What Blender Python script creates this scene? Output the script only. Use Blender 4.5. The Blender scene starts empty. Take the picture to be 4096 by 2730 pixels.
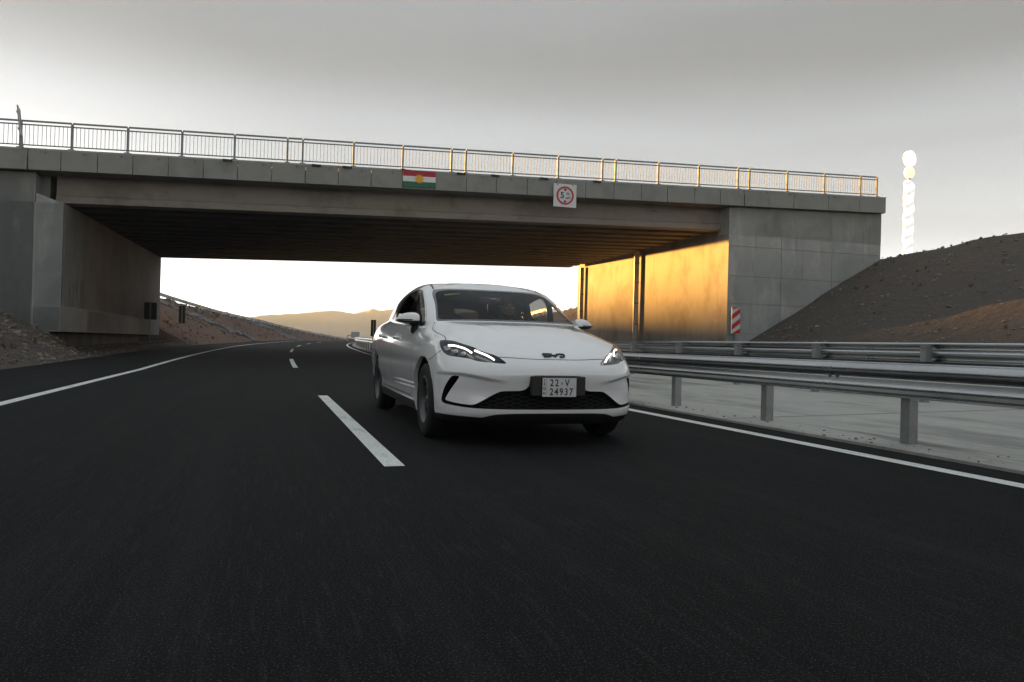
import bpy, bmesh, math, random
import numpy as np
from mathutils import Vector, Matrix
from mathutils.geometry import delaunay_2d_cdt
random.seed(7); RNG = np.random.default_rng(7)
SC = bpy.context.scene
COL = SC.collection
R = math.radians

# ------------------------------------------------------------------ camera
# world: +Y runs along the motorway, +X to the right, camera stands on the carriageway behind a low chase car
CAM_H, CAM_YAW, CAM_PITCH, CAM_ROLL = 0.837, R(18.61), R(0.327), R(1.513)
cam_data = bpy.data.cameras.new('camera'); cam = bpy.data.objects.new('camera', cam_data); COL.objects.link(cam)
cam_data.sensor_width = 36.0; cam_data.sensor_fit = 'HORIZONTAL'; cam_data.lens = 36.0 * 2936.8 / 4096
cam_data.clip_start = 0.05; cam_data.clip_end = 20000
_m = Matrix.Rotation(-CAM_YAW, 4, 'Z') @ Matrix.Rotation(math.pi / 2 + CAM_PITCH, 4, 'X') @ Matrix.Rotation(CAM_ROLL, 4, 'Z')
cam.matrix_world = Matrix.Translation((0, 0, CAM_H)) @ _m
SC.camera = cam

# ------------------------------------------------------------------ sky, sun, exposure
SUN_BEARING, SUN_ELEV = R(-18.0), R(1.9)          # low evening sun, ahead and to the left
world = bpy.data.worlds.new('World'); SC.world = world; world.use_nodes = True
wn = world.node_tree; wn.nodes.clear()
sky = wn.nodes.new('ShaderNodeTexSky'); sky.sky_type = 'NISHITA'; sky.sun_disc = False
sky.sun_elevation = SUN_ELEV; sky.sun_rotation = SUN_BEARING
sky.altitude = 600; sky.air_density = 1.0; sky.dust_density = 3.0; sky.ozone_density = 2.0
hs = wn.nodes.new('ShaderNodeHueSaturation'); hs.inputs['Saturation'].default_value = 0.10; hs.inputs['Value'].default_value = 0.12
# thin high cloud veil over the whole sky, brighter towards the horizon all round, with faint streaks
tcw = wn.nodes.new('ShaderNodeTexCoord'); spw = wn.nodes.new('ShaderNodeSeparateXYZ'); wn.links.new(tcw.outputs['Generated'], spw.inputs[0])
veil = wn.nodes.new('ShaderNodeValToRGB'); veil.color_ramp.interpolation = 'EASE'
for pos, v in ((0.0, 2.1), (.07, 1.65), (.16, .80), (.26, .60), (.36, .32), (.6, .54), (1., .72)):
    e = veil.color_ramp.elements.new(pos) if pos not in (0., 1.) else veil.color_ramp.elements[0 if pos == 0. else -1]; e.position = pos; e.color = (v * .87, v * 1.005, v * 1.11, 1)
wn.links.new(spw.outputs[2], veil.inputs[0])
mpw = wn.nodes.new('ShaderNodeMapping'); mpw.inputs['Scale'].default_value = (1.2, 1.2, 9.); mpw.inputs['Rotation'].default_value = (R(6), R(8), 0); wn.links.new(tcw.outputs['Generated'], mpw.inputs[0])
cnz = wn.nodes.new('ShaderNodeTexNoise'); cnz.inputs['Scale'].default_value = 1.3; cnz.inputs['Detail'].default_value = 2; wn.links.new(mpw.outputs[0], cnz.inputs['Vector'])
cmr = wn.nodes.new('ShaderNodeMapRange'); cmr.inputs[1].default_value = .3; cmr.inputs[2].default_value = .7; cmr.inputs[3].default_value = .93; cmr.inputs[4].default_value = 1.07; cmr.interpolation_type = 'SMOOTHSTEP'; wn.links.new(cnz.outputs[0], cmr.inputs[0])
vml = wn.nodes.new('ShaderNodeMix'); vml.data_type = 'RGBA'; vml.blend_type = 'MULTIPLY'; vml.inputs[0].default_value = 1.; wn.links.new(veil.outputs[0], vml.inputs[6]); wn.links.new(cmr.outputs[0], vml.inputs[7])
vad = wn.nodes.new('ShaderNodeMix'); vad.data_type = 'RGBA'; vad.blend_type = 'ADD'; vad.inputs[0].default_value = 1.; vad.clamp_result = False
bg = wn.nodes.new('ShaderNodeBackground'); bg.inputs['Strength'].default_value = 0.08
wo = wn.nodes.new('ShaderNodeOutputWorld')
wn.links.new(sky.outputs[0], hs.inputs['Color']); wn.links.new(hs.outputs[0], vad.inputs[6]); wn.links.new(vml.outputs[2], vad.inputs[7]); wn.links.new(vad.outputs[2], bg.inputs['Color']); wn.links.new(bg.outputs[0], wo.inputs[0])
sun_data = bpy.data.lights.new('sun', 'SUN'); sun = bpy.data.objects.new('sun', sun_data); COL.objects.link(sun)
sun_data.energy = 3.9; sun_data.angle = R(0.53); sun_data.color = (1.0, 0.49, 0.105)
sun_dir = Vector((math.sin(SUN_BEARING) * math.cos(SUN_ELEV), math.cos(SUN_BEARING) * math.cos(SUN_ELEV), math.sin(SUN_ELEV)))
sun.rotation_euler = sun_dir.to_track_quat('Z', 'Y').to_euler()
SC.view_settings.view_transform = 'Standard'; SC.view_settings.look = 'None'
SC.view_settings.exposure = 3.27; SC.view_settings.gamma = 1.0; SC.view_settings.use_curve_mapping = False
SC.render.engine = 'CYCLES'
SC.cycles.volume_bounces = 1

# ------------------------------------------------------------------ helpers
def tag(o, label=None, cat=None, group=None, kind=None):
    if label: o['label'] = label
    if cat: o['category'] = cat
    if group: o['group'] = group
    if kind: o['kind'] = kind
    return o
def empty(name, loc=(0, 0, 0), parent=None):
    o = bpy.data.objects.new(name, None); COL.objects.link(o); o.location = loc; o.empty_display_size = .2
    if parent: o.parent = parent
    return o
def smoothstep(a, b, x):
    t = np.clip((np.asarray(x, float) - a) / (b - a), 0, 1); return t * t * (3 - 2 * t)

class MB:
    """collects geometry, builds one mesh object"""
    def __init__(s): s.v = []; s.f = []; s.mi = []
    def add(s, vs, fs, mi=0):
        o = len(s.v); s.v += [tuple(map(float, p)) for p in vs]
        for f in fs: s.f.append(tuple(i + o for i in f)); s.mi.append(mi)
        return s
    def box(s, x0, x1, y0, y1, z0, z1, mi=0, M=None):
        v = [(x, y, z) for z in (z0, z1) for y in (y0, y1) for x in (x0, x1)]
        if M is not None: v = [tuple(M @ Vector(p)) for p in v]
        return s.add(v, [(0, 2, 3, 1), (4, 5, 7, 6), (0, 1, 5, 4), (2, 6, 7, 3), (0, 4, 6, 2), (1, 3, 7, 5)], mi)
    def hexa(s, v8, mi=0):   # v8: bottom 4 ccw, top 4 ccw
        return s.add(v8, [(3, 2, 1, 0), (4, 5, 6, 7), (0, 1, 5, 4), (1, 2, 6, 5), (2, 3, 7, 6), (3, 0, 4, 7)], mi)
    def prism(s, poly, a, b, mi=0):   # poly: list of 3d points, extruded by vector from offset a to b (vectors)
        n = len(poly); A = [np.array(p) + a for p in poly]; B = [np.array(p) + b for p in poly]
        return s.add(A + B, [tuple(range(n))[::-1], tuple(range(n, 2 * n))] + [(i, (i + 1) % n, n + (i + 1) % n, n + i) for i in range(n)], mi)
    def tube(s, pts, r, n=8, mi=0, cap=True):
        pts = [Vector(p) for p in pts]; rs = r if hasattr(r, '__len__') else [r] * len(pts)
        rings = []; up = Vector((0, 0, 1))
        for i, p in enumerate(pts):
            t = (pts[min(i + 1, len(pts) - 1)] - pts[max(i - 1, 0)]).normalized()
            a = t.cross(up if abs(t.z) < .95 else Vector((0, 1, 0))).normalized(); b = t.cross(a)
            rings.append([p + a * math.cos(2 * math.pi * k / n) * rs[i] + b * math.sin(2 * math.pi * k / n) * rs[i] for k in range(n)])
        v = [q for ring in rings for q in ring]; f = []
        for i in range(len(pts) - 1):
            for k in range(n): f.append((i * n + k, i * n + (k + 1) % n, (i + 1) * n + (k + 1) % n, (i + 1) * n + k))
        if cap: f += [tuple(range(n)), tuple(range((len(pts) - 1) * n, len(pts) * n))[::-1]]
        return s.add(v, f, mi)
    def lathe(s, prof, n=48, axis='x', c=(0, 0, 0), mi=0, closed=False):   # prof: (axial, radius)
        v = []; m = len(prof)
        for k in range(n):
            a = 2 * math.pi * k / n
            for (h, r) in prof:
                p = {'x': (h, r * math.cos(a), r * math.sin(a)), 'z': (r * math.cos(a), r * math.sin(a), h), 'y': (r * math.cos(a), h, r * math.sin(a))}[axis]
                v.append((p[0] + c[0], p[1] + c[1], p[2] + c[2]))
        f = []
        for k in range(n):
            k2 = (k + 1) % n
            for i in range(m if closed else m - 1):
                j = (i + 1) % m; f.append((k * m + i, k * m + j, k2 * m + j, k2 * m + i))
        return s.add(v, f, mi)
    def grid(s, P, mi=0, flip=False):    # P: (n,m,3)
        P = np.asarray(P); n, m = P.shape[:2]; f = []
        for i in range(n - 1):
            for j in range(m - 1):
                q = (i * m + j, (i + 1) * m + j, (i + 1) * m + j + 1, i * m + j + 1); f.append(q[::-1] if flip else q)
        return s.add(P.reshape(-1, 3), f, mi)
    def mesh(s, name, mats=(), smooth=False, fix=True):
        me = bpy.data.meshes.new(name); me.from_pydata(s.v, [], s.f)
        for m in (mats if isinstance(mats, (list, tuple)) else [mats]): me.materials.append(m)
        if any(s.mi): me.polygons.foreach_set('material_index', s.mi)
        if fix:
            b = bmesh.new(); b.from_mesh(me); bmesh.ops.recalc_face_normals(b, faces=b.faces); b.to_mesh(me); b.free()
        if smooth: me.polygons.foreach_set('use_smooth', [True] * len(me.polygons))
        me.update(); return me
    def build(s, name, mats, parent=None, smooth=False, loc=None, fix=True, bevel=0, auto=None):
        me = s.mesh(name, mats, smooth or auto is not None, fix)
        o = bpy.data.objects.new(name, me); COL.objects.link(o)
        if auto is not None: me.set_sharp_from_angle(angle=R(auto))
        if parent: o.parent = parent
        if loc is not None: o.location = loc
        if bevel:
            b = bmesh.new(); b.from_mesh(me); bmesh.ops.bevel(b, geom=list(b.edges), offset=bevel, segments=1, affect='EDGES', profile=.7); b.to_mesh(me); b.free()
        return o
def inst(name, me, parent=None, loc=(0, 0, 0), rot=(0, 0, 0), scale=None):
    o = bpy.data.objects.new(name, me); COL.objects.link(o); o.location = loc; o.rotation_euler = rot
    if scale: o.scale = scale
    if parent: o.parent = parent
    return o

# ------------------------------------------------------------------ materials
def mat(name, col, rough=.6, metal=0., noise=None, bump=None, coat=0., spec=.5, emit=None, alpha=None):
    """noise: list of (scale, detail, colour2, lo, hi, stretch) mixed over the base; bump: (scale, strength, distance)"""
    m = bpy.data.materials.new(name); m.use_nodes = True; n = m.node_tree; p = n.nodes['Principled BSDF']
    p.inputs['Roughness'].default_value = rough; p.inputs['Metallic'].default_value = metal
    p.inputs['Specular IOR Level'].default_value = spec; p.inputs['Coat Weight'].default_value = coat; p.inputs['Coat Roughness'].default_value = .03
    tc = n.nodes.new('ShaderNodeTexCoord')
    cur = None
    base = n.nodes.new('ShaderNodeRGB'); base.outputs[0].default_value = (*col, 1); cur = base.outputs[0]
    for (sc, det, c2, lo, hi, st) in (noise or []):
        mp = n.nodes.new('ShaderNodeMapping'); mp.inputs['Scale'].default_value = st
        n.links.new(tc.outputs['Object'], mp.inputs[0])
        t = n.nodes.new('ShaderNodeTexNoise'); t.inputs['Scale'].default_value = sc; t.inputs['Detail'].default_value = det; t.inputs['Roughness'].default_value = .62
        n.links.new(mp.outputs[0], t.inputs['Vector'])
        r = n.nodes.new('ShaderNodeMapRange'); r.inputs[1].default_value = lo; r.inputs[2].default_value = hi; r.interpolation_type = 'SMOOTHSTEP'
        n.links.new(t.outputs[0], r.inputs[0])
        mx = n.nodes.new('ShaderNodeMix'); mx.data_type = 'RGBA'; mx.inputs[7].default_value = (*c2, 1)
        n.links.new(r.outputs[0], mx.inputs[0]); n.links.new(cur, mx.inputs[6]); cur = mx.outputs[2]
    n.links.new(cur, p.inputs['Base Color'])
    if bump:
        hsum = None
        for (sc, stg, dist, det) in (bump if isinstance(bump, list) else [bump]):
            t = n.nodes.new('ShaderNodeTexNoise'); t.inputs['Scale'].default_value = sc; t.inputs['Detail'].default_value = det
            n.links.new(tc.outputs['Object'], t.inputs['Vector'])
            b = n.nodes.new('ShaderNodeBump'); b.inputs['Strength'].default_value = stg; b.inputs['Distance'].default_value = dist
            n.links.new(t.outputs[0], b.inputs['Height'])
            if hsum: n.links.new(hsum, b.inputs['Normal'])
            hsum = b.outputs[0]
        n.links.new(hsum, p.inputs['Normal'])
    if emit: p.inputs['Emission Color'].default_value = (*emit[0], 1); p.inputs['Emission Strength'].default_value = emit[1]
    return m
def glass(name, tint, rough=0., ior=1.5, refl=.9):
    m = bpy.data.materials.new(name); m.use_nodes = True; n = m.node_tree; n.nodes.clear()
    t = n.nodes.new('ShaderNodeBsdfTransparent'); t.inputs[0].default_value = (*tint, 1)
    g = n.nodes.new('ShaderNodeBsdfGlossy'); g.inputs['Roughness'].default_value = rough; g.inputs['Color'].default_value = (refl, refl, refl, 1)
    f = n.nodes.new('ShaderNodeFresnel'); ge = n.nodes.new('ShaderNodeNewGeometry'); io = n.nodes.new('ShaderNodeMapRange'); io.inputs[3].default_value = ior; io.inputs[4].default_value = 1 / ior; n.links.new(ge.outputs['Backfacing'], io.inputs[0]); n.links.new(io.outputs[0], f.inputs[0])
    x = n.nodes.new('ShaderNodeMixShader'); o = n.nodes.new('ShaderNodeOutputMaterial')
    n.links.new(f.outputs[0], x.inputs[0]); n.links.new(t.outputs[0], x.inputs[1]); n.links.new(g.outputs[0], x.inputs[2]); n.links.new(x.outputs[0], o.inputs[0])
    return m
ONE = (1, 1, 1)
M = {}
M['asphalt'] = mat('asphalt', (.0054, .0054, .0057), .88, spec=.12, noise=[(.5, 3, (.0055, .0055, .0058), .40, .62, (1, .06, 1)), (3.0, 4, (.0125, .0124, .0124), .46, .72, (1, .04, 1)), (9, 3, (.0045, .0045, .0045), .52, .72, (1, .10, 1)), (42, 3, (.014, .014, .0142), .52, .68, (1, .07, 1)), (140, 3, (.075, .075, .077), .54, .70, ONE), (90, 2, (.006, .006, .006), .58, .72, ONE)], bump=[(160, .55, .006, 3), (1.2, .15, .02, 2)])
M['asphalt_old'] = mat('asphalt_old', (.016, .016, .016), .88, spec=.22, noise=[(1.5, 4, (.02, .02, .02), .4, .7, (1, .1, 1)), (120, 2, (.06, .06, .06), .56, .72, ONE)], bump=(150, .5, .006, 2))
M['paint_line'] = mat('paint_line', (.74, .75, .72), .6, noise=[(6, 6, (.46, .46, .44), .50, .74, (1, .3, 1)), (60, 4, (.10, .10, .10), .57, .70, ONE), (1.3, 5, (.34, .33, .31), .58, .76, (1, .4, 1))], bump=(120, .3, .004, 2))
M['median'] = mat('median_concrete', (.40, .40, .365), .85, noise=[(.8, 5, (.22, .22, .20), .45, .66, (1, .2, 1)), (2.2, 5, (.15, .14, .12), .58, .74, (1, .12, 1)), (4, 5, (.47, .46, .42), .5, .75, (1, .4, 1)), (30, 4, (.16, .155, .14), .58, .78, ONE), (1.7, 4, (.27, .21, .16), .60, .80, (1, .3, 1))], bump=[(60, .4, .006, 4), (5, .3, .03, 4)])
M['conc'] = mat('concrete', (.33, .34, .332), .82, noise=[(.45, 5, (.26, .275, .265), .42, .68, ONE), (1.6, 6, (.42, .42, .40), .5, .75, (1, 1, .35)), (2.2, 5, (.15, .145, .13), .60, .78, (2.2, 2.2, .12)), (9, 4, (.14, .14, .13), .66, .78, ONE)], bump=[(14, .25, .01, 5), (90, .2, .004, 2)])
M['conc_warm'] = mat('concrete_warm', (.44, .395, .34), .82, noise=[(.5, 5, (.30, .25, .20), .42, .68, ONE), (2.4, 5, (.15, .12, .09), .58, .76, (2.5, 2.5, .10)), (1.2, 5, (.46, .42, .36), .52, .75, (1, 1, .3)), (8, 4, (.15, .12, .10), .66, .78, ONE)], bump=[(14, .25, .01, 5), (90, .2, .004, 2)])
M['conc_dark'] = mat('shaded_concrete', (.11, .095, .075), .9, noise=[(1.2, 5, (.06, .052, .042), .4, .66, (1, 1, .3)), (6, 4, (.17, .15, .12), .6, .78, (1, 1, .3))], bump=(14, .3, .01, 5))  # plinth concrete, shade under the overhang put into the colour
M['fascia'] = mat('fascia_concrete', (.25, .255, .235), .8, noise=[(1.1, 4, (.20, .205, .19), .45, .7, ONE), (2.0, 5, (.16, .15, .13), .62, .82, (3, 3, .15))], bump=(40, .2, .005, 4))
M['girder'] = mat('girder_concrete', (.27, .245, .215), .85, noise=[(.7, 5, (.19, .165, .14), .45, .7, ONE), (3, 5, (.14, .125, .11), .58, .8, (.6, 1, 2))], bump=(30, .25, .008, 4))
M['girder_in'] = mat('shaded_girder', (.115, .105, .095), .9, noise=[(.7, 5, (.08, .07, .06), .45, .7, ONE)], bump=(30, .25, .008, 4))  # same girder concrete, darkened to carry the shade under the deck
M['rail_green'] = mat('rail_paint', (.22, .25, .245), .5, metal=.3, noise=[(4, 4, (.16, .18, .18), .5, .75, ONE)])
M['galv'] = mat('galvanised_steel', (.50, .51, .515), .24, metal=1., noise=[(2.0, 5, (.38, .39, .395), .42, .7, (1, .15, 1)), (40, 4, (.56, .57, .57), .55, .75, ONE), (2.6, 5, (.26, .21, .16), .60, .78, (1, .3, 1))], bump=(1.2, .04, .02, 2))
M['galv_post'] = mat('galvanised_post', (.33, .34, .34), .5, metal=.7, noise=[(6, 5, (.22, .22, .215), .45, .72, ONE)])
M['sign_back'] = mat('sign_back', (.012, .012, .013), .55, noise=[(3, 3, (.02, .02, .02), .5, .7, ONE)])
M['sign_grey'] = mat('sign_aluminium', (.32, .36, .37), .45, metal=.4, noise=[(2, 3, (.25, .28, .29), .45, .7, ONE)])
M['white_sign'] = mat('sign_white', (.62, .64, .66), .4, noise=[(5, 4, (.52, .53, .54), .5, .75, ONE)])
M['red_sign'] = mat('sign_red', (.52, .035, .03), .4)
M['black_print'] = mat('black_print', (.02, .02, .02), .5)
M['flag_red'] = mat('flag_red', (.40, .02, .03), .6, noise=[(4, 4, (.32, .02, .025), .5, .7, ONE)])
M['flag_white'] = mat('flag_white', (.72, .72, .70), .6, noise=[(4, 4, (.60, .60, .58), .5, .7, ONE)])
M['flag_green'] = mat('flag_green', (.02, .13, .08), .6, noise=[(4, 4, (.02, .10, .06), .5, .7, ONE)])
M['flag_sun'] = mat('flag_sun', (.75, .38, .02), .6)
M['pipe'] = mat('pipe_paint', (.62, .60, .56), .45, noise=[(3, 4, (.45, .42, .38), .5, .75, (1, 1, .3))])

# ------------------------------------------------------------------ road alignment and terrain
def cx(Y):
    Y = np.asarray(Y, float); return np.where(Y > 17.7, (Y - 17.7) ** 2 / 1052., 0.)
def rz(Y): return np.interp(Y, [-60, 20, 50, 80, 110, 140, 170, 200, 230, 270, 400], [0, 0, .28, .46, .68, .76, .72, .58, .2, -1.0, -8])
LEFT_CREST = ([-60, 20, 30, 52, 75, 92, 115, 141, 175, 200, 240, 300], [5.5, 5.5, 6, 6.0, 4.6, 3.85, 3.4, 2.35, 1.3, .8, .4, -2])
RIGHT_CREST = ([-60, 0, 20, 27, 52, 62, 80, 110, 160, 220, 300], [5.6, 5.7, 5.8, 5.3, 6.2, 5.2, 4.2, 3.0, 1.5, .5, -2])
def vnoise(x, y, seed=0):
    x = np.asarray(x, float); y = np.asarray(y, float); xi = np.floor(x).astype(int); yi = np.floor(y).astype(int); fx = x - xi; fy = y - yi
    h = lambda a, b: np.modf(np.abs(np.sin(a * 127.1 + b * 311.7 + seed * 74.7) * 43758.5453))[0]
    fx = fx * fx * (3 - 2 * fx); fy = fy * fy * (3 - 2 * fy)
    return (h(xi, yi) * (1 - fx) + h(xi + 1, yi) * fx) * (1 - fy) + (h(xi, yi + 1) * (1 - fx) + h(xi + 1, yi + 1) * fx) * fy
def fbm(x, y, o=4, seed=0):
    s = 0; a = .5
    for k in range(o): s = s + a * (vnoise(x, y, seed + k) - .5); x = x * 2.03; y = y * 2.03; a *= .5
    return s
def terrain(X, Y):
    X = np.asarray(X, float); Y = np.asarray(Y, float)
    t = X - cx(Y); z0 = rz(Y)
    cl = np.interp(Y, *LEFT_CREST); cr = np.interp(Y, *RIGHT_CREST)
    toeL = -5.65 - .75 * smoothstep(27.5, 29.5, Y) * (1 - smoothstep(51, 53, Y))
    inside = (Y > 28.3) & (Y < 52.2)
    gl = np.where(inside, .25, .55); riseL = np.maximum(0, (toeL - t) * gl); capL = np.maximum(cl - z0, .02)
    riseL = np.where(riseL > capL, capL + .05 * np.minimum(riseL - capL, 6), riseL)
    riseL = np.where(inside & (t < -6.6), .2, riseL)
    riseR = np.maximum(0, (t - np.interp(Y, [0, 27, 27.4, 28.5, 50, 52, 300], [17.7, 17.9, 17.9, 20.6, 20.6, 20.2, 20.2])) * np.where(Y < 27.5, .58, .62)); capR = np.maximum(cr - z0, .02)
    riseR = np.where(riseR > capR, capR + .04 * np.minimum(riseR - capR, 8), riseR)
    riseR = np.where((Y > 27.4) & (Y < 51.5), .1 * smoothstep(19, 21, t), riseR)
    z = z0 + riseL + riseR
    amp = smoothstep(.05, .6, riseL + riseR) * np.where(t > 0, .6, 1.)
    z = z + amp * (.50 * fbm(X * .35, Y * .35, 4, 3) + .22 * fbm(X * 1.6, Y * 1.6, 3, 9))
    edge = np.where((t > -5.5) & (t < 17.6), -.12, 0.) + np.where((t > -5.75) & (t < -5.5), -.04, 0)
    far = smoothstep(200, 330, Y) * 14
    side = smoothstep(45, 160, np.abs(t)) * 5
    return z + edge - far - side
def ground_mesh(name, xs, ys, hole=None):
    Xg, Yg = np.meshgrid(xs, ys, indexing='ij'); Xw = Xg + cx(np.minimum(Yg, 330)) * (np.abs(Xg) < 1e9); Z = terrain(Xw, Yg)
    n, m = Xg.shape; v = np.stack([Xw, Yg, Z], -1).reshape(-1, 3)
    i = np.arange(n - 1)[:, None]; j = np.arange(m - 1)[None, :]
    q = np.stack([i * m + j, (i + 1) * m + j, (i + 1) * m + j + 1, i * m + j + 1], -1).reshape(-1, 4)
    me = bpy.data.meshes.new(name); me.from_pydata(v.tolist(), [], q.tolist()); me.polygons.foreach_set('use_smooth', [True] * len(q)); me.update()
    return me, v
# ground material: gravel and red earth on the slopes, grass on the far crown (mask stored as an attribute)
def ground_mat():
    m = mat('earth_and_gravel', (.084, .069, .057), .95, noise=[(.22, 4, (.125, .066, .045), .50, .72, ONE), (1.4, 5, (.085, .068, .055), .42, .68, ONE), (7, 5, (.17, .148, .13), .56, .78, ONE), (26, 3, (.30, .28, .26), .62, .74, ONE), (19, 3, (.04, .034, .03), .60, .74, ONE)], bump=[(22, .9, .05, 4), (4, .6, .15, 4)])
    n = m.node_tree; p = n.nodes['Principled BSDF']; src = p.inputs['Base Color'].links[0].from_socket
    at = n.nodes.new('ShaderNodeAttribute'); at.attribute_name = 'grass'
    tx = n.nodes.new('ShaderNodeTexNoise'); tx.inputs['Scale'].default_value = 1.1; tx.inputs['Detail'].default_value = 5
    g = n.nodes.new('ShaderNodeValToRGB'); g.color_ramp.elements[0].color = (.045, .055, .018, 1); g.color_ramp.elements[1].color = (.17, .16, .055, 1); g.color_ramp.elements[0].position = .35; g.color_ramp.elements[1].position = .65
    n.links.new(tx.outputs[0], g.inputs[0])
    mx = n.nodes.new('ShaderNodeMix'); mx.data_type = 'RGBA'; n.links.new(at.outputs['Fac'], mx.inputs[0]); n.links.new(src, mx.inputs[6]); n.links.new(g.outputs[0], mx.inputs[7]); n.links.new(mx.outputs[2], p.inputs['Base Color'])
    a2 = n.nodes.new('ShaderNodeAttribute'); a2.attribute_name = 'red_earth'; m2 = n.nodes.new('ShaderNodeMix'); m2.data_type = 'RGBA'; m2.inputs[7].default_value = (.15, .072, .045, 1)
    n.links.new(a2.outputs['Fac'], m2.inputs[0]); n.links.new(mx.outputs[2], m2.inputs[6]); n.links.new(m2.outputs[2], p.inputs['Base Color']); return m
M['ground'] = ground_mat()
def axis(segs):
    r = []
    for a, b, st in segs: r += list(np.arange(a, b - 1e-6, st))
    return np.array(r + [segs[-1][1]])
gx = axis([(-1400, -200, 120), (-200, -60, 12), (-60, -24, 2.0), (-24, -5.75, .35), (-5.75, -5.4, .175), (-5.4, 17.2, 2.2), (17.2, 34, .4), (34, 60, 2), (60, 200, 14), (200, 1400, 120)])
gy = axis([(-1600, -120, 185), (-120, -20, 10), (-20, 4, 1.5), (4, 60, .4), (60, 130, .7), (130, 330, 2.0), (330, 700, 37), (700, 2600, 190)])
me, gv = ground_mesh('ground', gx, gy)
a = me.attributes.new('grass', 'FLOAT', 'POINT')
tt = gv[:, 0] - cx(np.minimum(gv[:, 1], 330)); crest = np.interp(gv[:, 1], *LEFT_CREST)
gm = smoothstep(-.1, .25, gv[:, 2] - crest - .12) * (tt < 0) * smoothstep(84, 100, gv[:, 1])
gm = np.maximum(gm, .55 * smoothstep(300, 500, gv[:, 1])); gm = np.maximum(gm, .5 * smoothstep(40, 90, np.abs(tt)))
a.data.foreach_set('value', gm.astype(np.float32)); me.materials.append(M['ground'])
b_ = me.attributes.new('red_earth', 'FLOAT', 'POINT'); nz_ = fbm(gv[:, 0] * .25, gv[:, 1] * .12, 4, 77)
rd = (tt < 0) * smoothstep(50, 56, gv[:, 1]) * (1 - smoothstep(120, 200, gv[:, 1])) * smoothstep(-.20, .12, nz_ + .10 - .055 * (gv[:, 2] - 1.0)) * .8
b_.data.foreach_set('value', rd.astype(np.float32))
ground = bpy.data.objects.new('ground', me); COL.objects.link(ground); tag(ground, kind='structure')

def strip(name, t0, t1, y0, y1, dz, m, parent=None, step=2., nt=1, fn=None, **k):
    ys = np.linspace(y0, y1, max(2, int((y1 - y0) / step) + 1)); ts = np.linspace(t0, t1, nt + 1)
    P = np.array([[(cx(y) + t, y, rz(y) + dz + (fn(t, y) if fn else 0)) for y in ys] for t in ts])
    o = MB().grid(P).build(name, m, parent, smooth=True); return o
road = tag(strip('road', -5.5, 5.22, -60, 330, 0, M['asphalt'], step=1.5, nt=6), kind='structure')
strip('edge_line', 4.65, 4.81, -60, 320, .005, M['paint_line'], road, step=1.)
strip('edge_line', -2.95, -2.80, -60, 320, .005, M['paint_line'], road, step=1.)
for y in (4.92, 22.1, 39.4, 56.6, 74, 91, 108, 125, 142): strip('lane_dash', .78, .92, y if y > 5 else 4.92, y + (6.47 if y < 5 else 7.2), .005, M['paint_line'], road, step=1.)
strip('lane_dash', .78, .92, -12.3, -5.8, .005, M['paint_line'], road, step=1.)
median = tag(strip('median', 5.22, 10.4, -60, 330, .025, M['median'], step=1.5, nt=4, fn=lambda t, y: .02 * (t - 5.22)), kind='structure')
MB().grid(np.array([[(cx(y) + 5.215, y, rz(y) + z) for y in np.arange(-60, 200, 2.)] for z in (-.05, .026)])).build('kerb_face', M['median'], median)
opp = tag(strip('opposite_road', 10.4, 17.7, -60, 330, -.03, M['asphalt_old'], step=1.5, nt=3), kind='structure')
strip('edge_line', 10.9, 11.05, -60, 320, -.024, M['paint_line'], opp, step=1.)

# concrete joints across the median: each slab is a real pour, with a shallow gap
for k, y in enumerate(np.arange(1.5, 60, 6.0)):
    P = np.array([[(cx(yy) + t, yy, rz(yy) + .027 + .02 * (t - 5.22)) for yy in (y, y + .025)] for t in np.linspace(5.24, 10.3, 3)])
    MB().grid(P).build('slab_joint', M['sign_back'], median)

# ------------------------------------------------------------------ far hills
def ridge(name, pts, depth, m, base=-40, seed=0, rough=1.):
    pts = np.array(pts, float); rows = []
    n = 160; s = np.linspace(0, 1, n); L = np.linspace(0, 1, len(pts))
    X = np.interp(s, L, pts[:, 0]); Y = np.interp(s, L, pts[:, 1]); Z = np.interp(s, L, pts[:, 2])
    d = np.stack([X, Y], 1); d = d / np.linalg.norm(d, axis=1)[:, None]
    for q in (-1., -.75, -.5, -.32, -.18, -.08, 0, .1, .3, .6, 1.):
        h = base + (Z - base) * (1 - abs(q)) ** 1.15
        xx = X + d[:, 0] * q * depth; yy = Y + d[:, 1] * q * depth
        nz = fbm(xx * .02, yy * .02, 5, seed) * (Z - base) * .28 * (abs(q) > .01) * rough + fbm(s * 60, s * 0 + q * 7, 3, seed + 5) * (Z - base) * .05 * rough
        rows.append(np.stack([xx, yy, h + nz], 1))
    o = MB().grid(np.array(rows)).build(name, m, smooth=True); return tag(o, kind='structure')
M['mountain'] = mat('mountain_slope', (.42, .33, .25), .95, noise=[(.01, 5, (.33, .26, .19), .42, .65, ONE), (.05, 4, (.40, .32, .25), .55, .75, ONE)])
def skyline(pts, D):
    return [(D * math.sin(R(b)), D * math.cos(R(b)), CAM_H + D * math.tan(R(e))) for b, e in pts]
ridge('mountains', skyline([(-16, .5), (-8.86, .77), (-6.69, 1.0), (-5.01, 1.29), (-3.58, 1.75), (-2.7, 1.69), (-1.5, 1.48), (-.3, 1.69), (.92, 1.8), (2.47, 1.99), (4.59, 2.29), (5.65, 2.17), (6.46, 2.1), (7.86, 2.48), (8.58, 2.44), (9.4, 2.53), (11.24, 2.43), (13.93, 2.31), (17.65, 2.75), (22.74, 2.44), (29.4, 1.91), (40, 1.2), (60, .5)], 1350.), 420, M['mountain'], seed=4)
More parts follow.
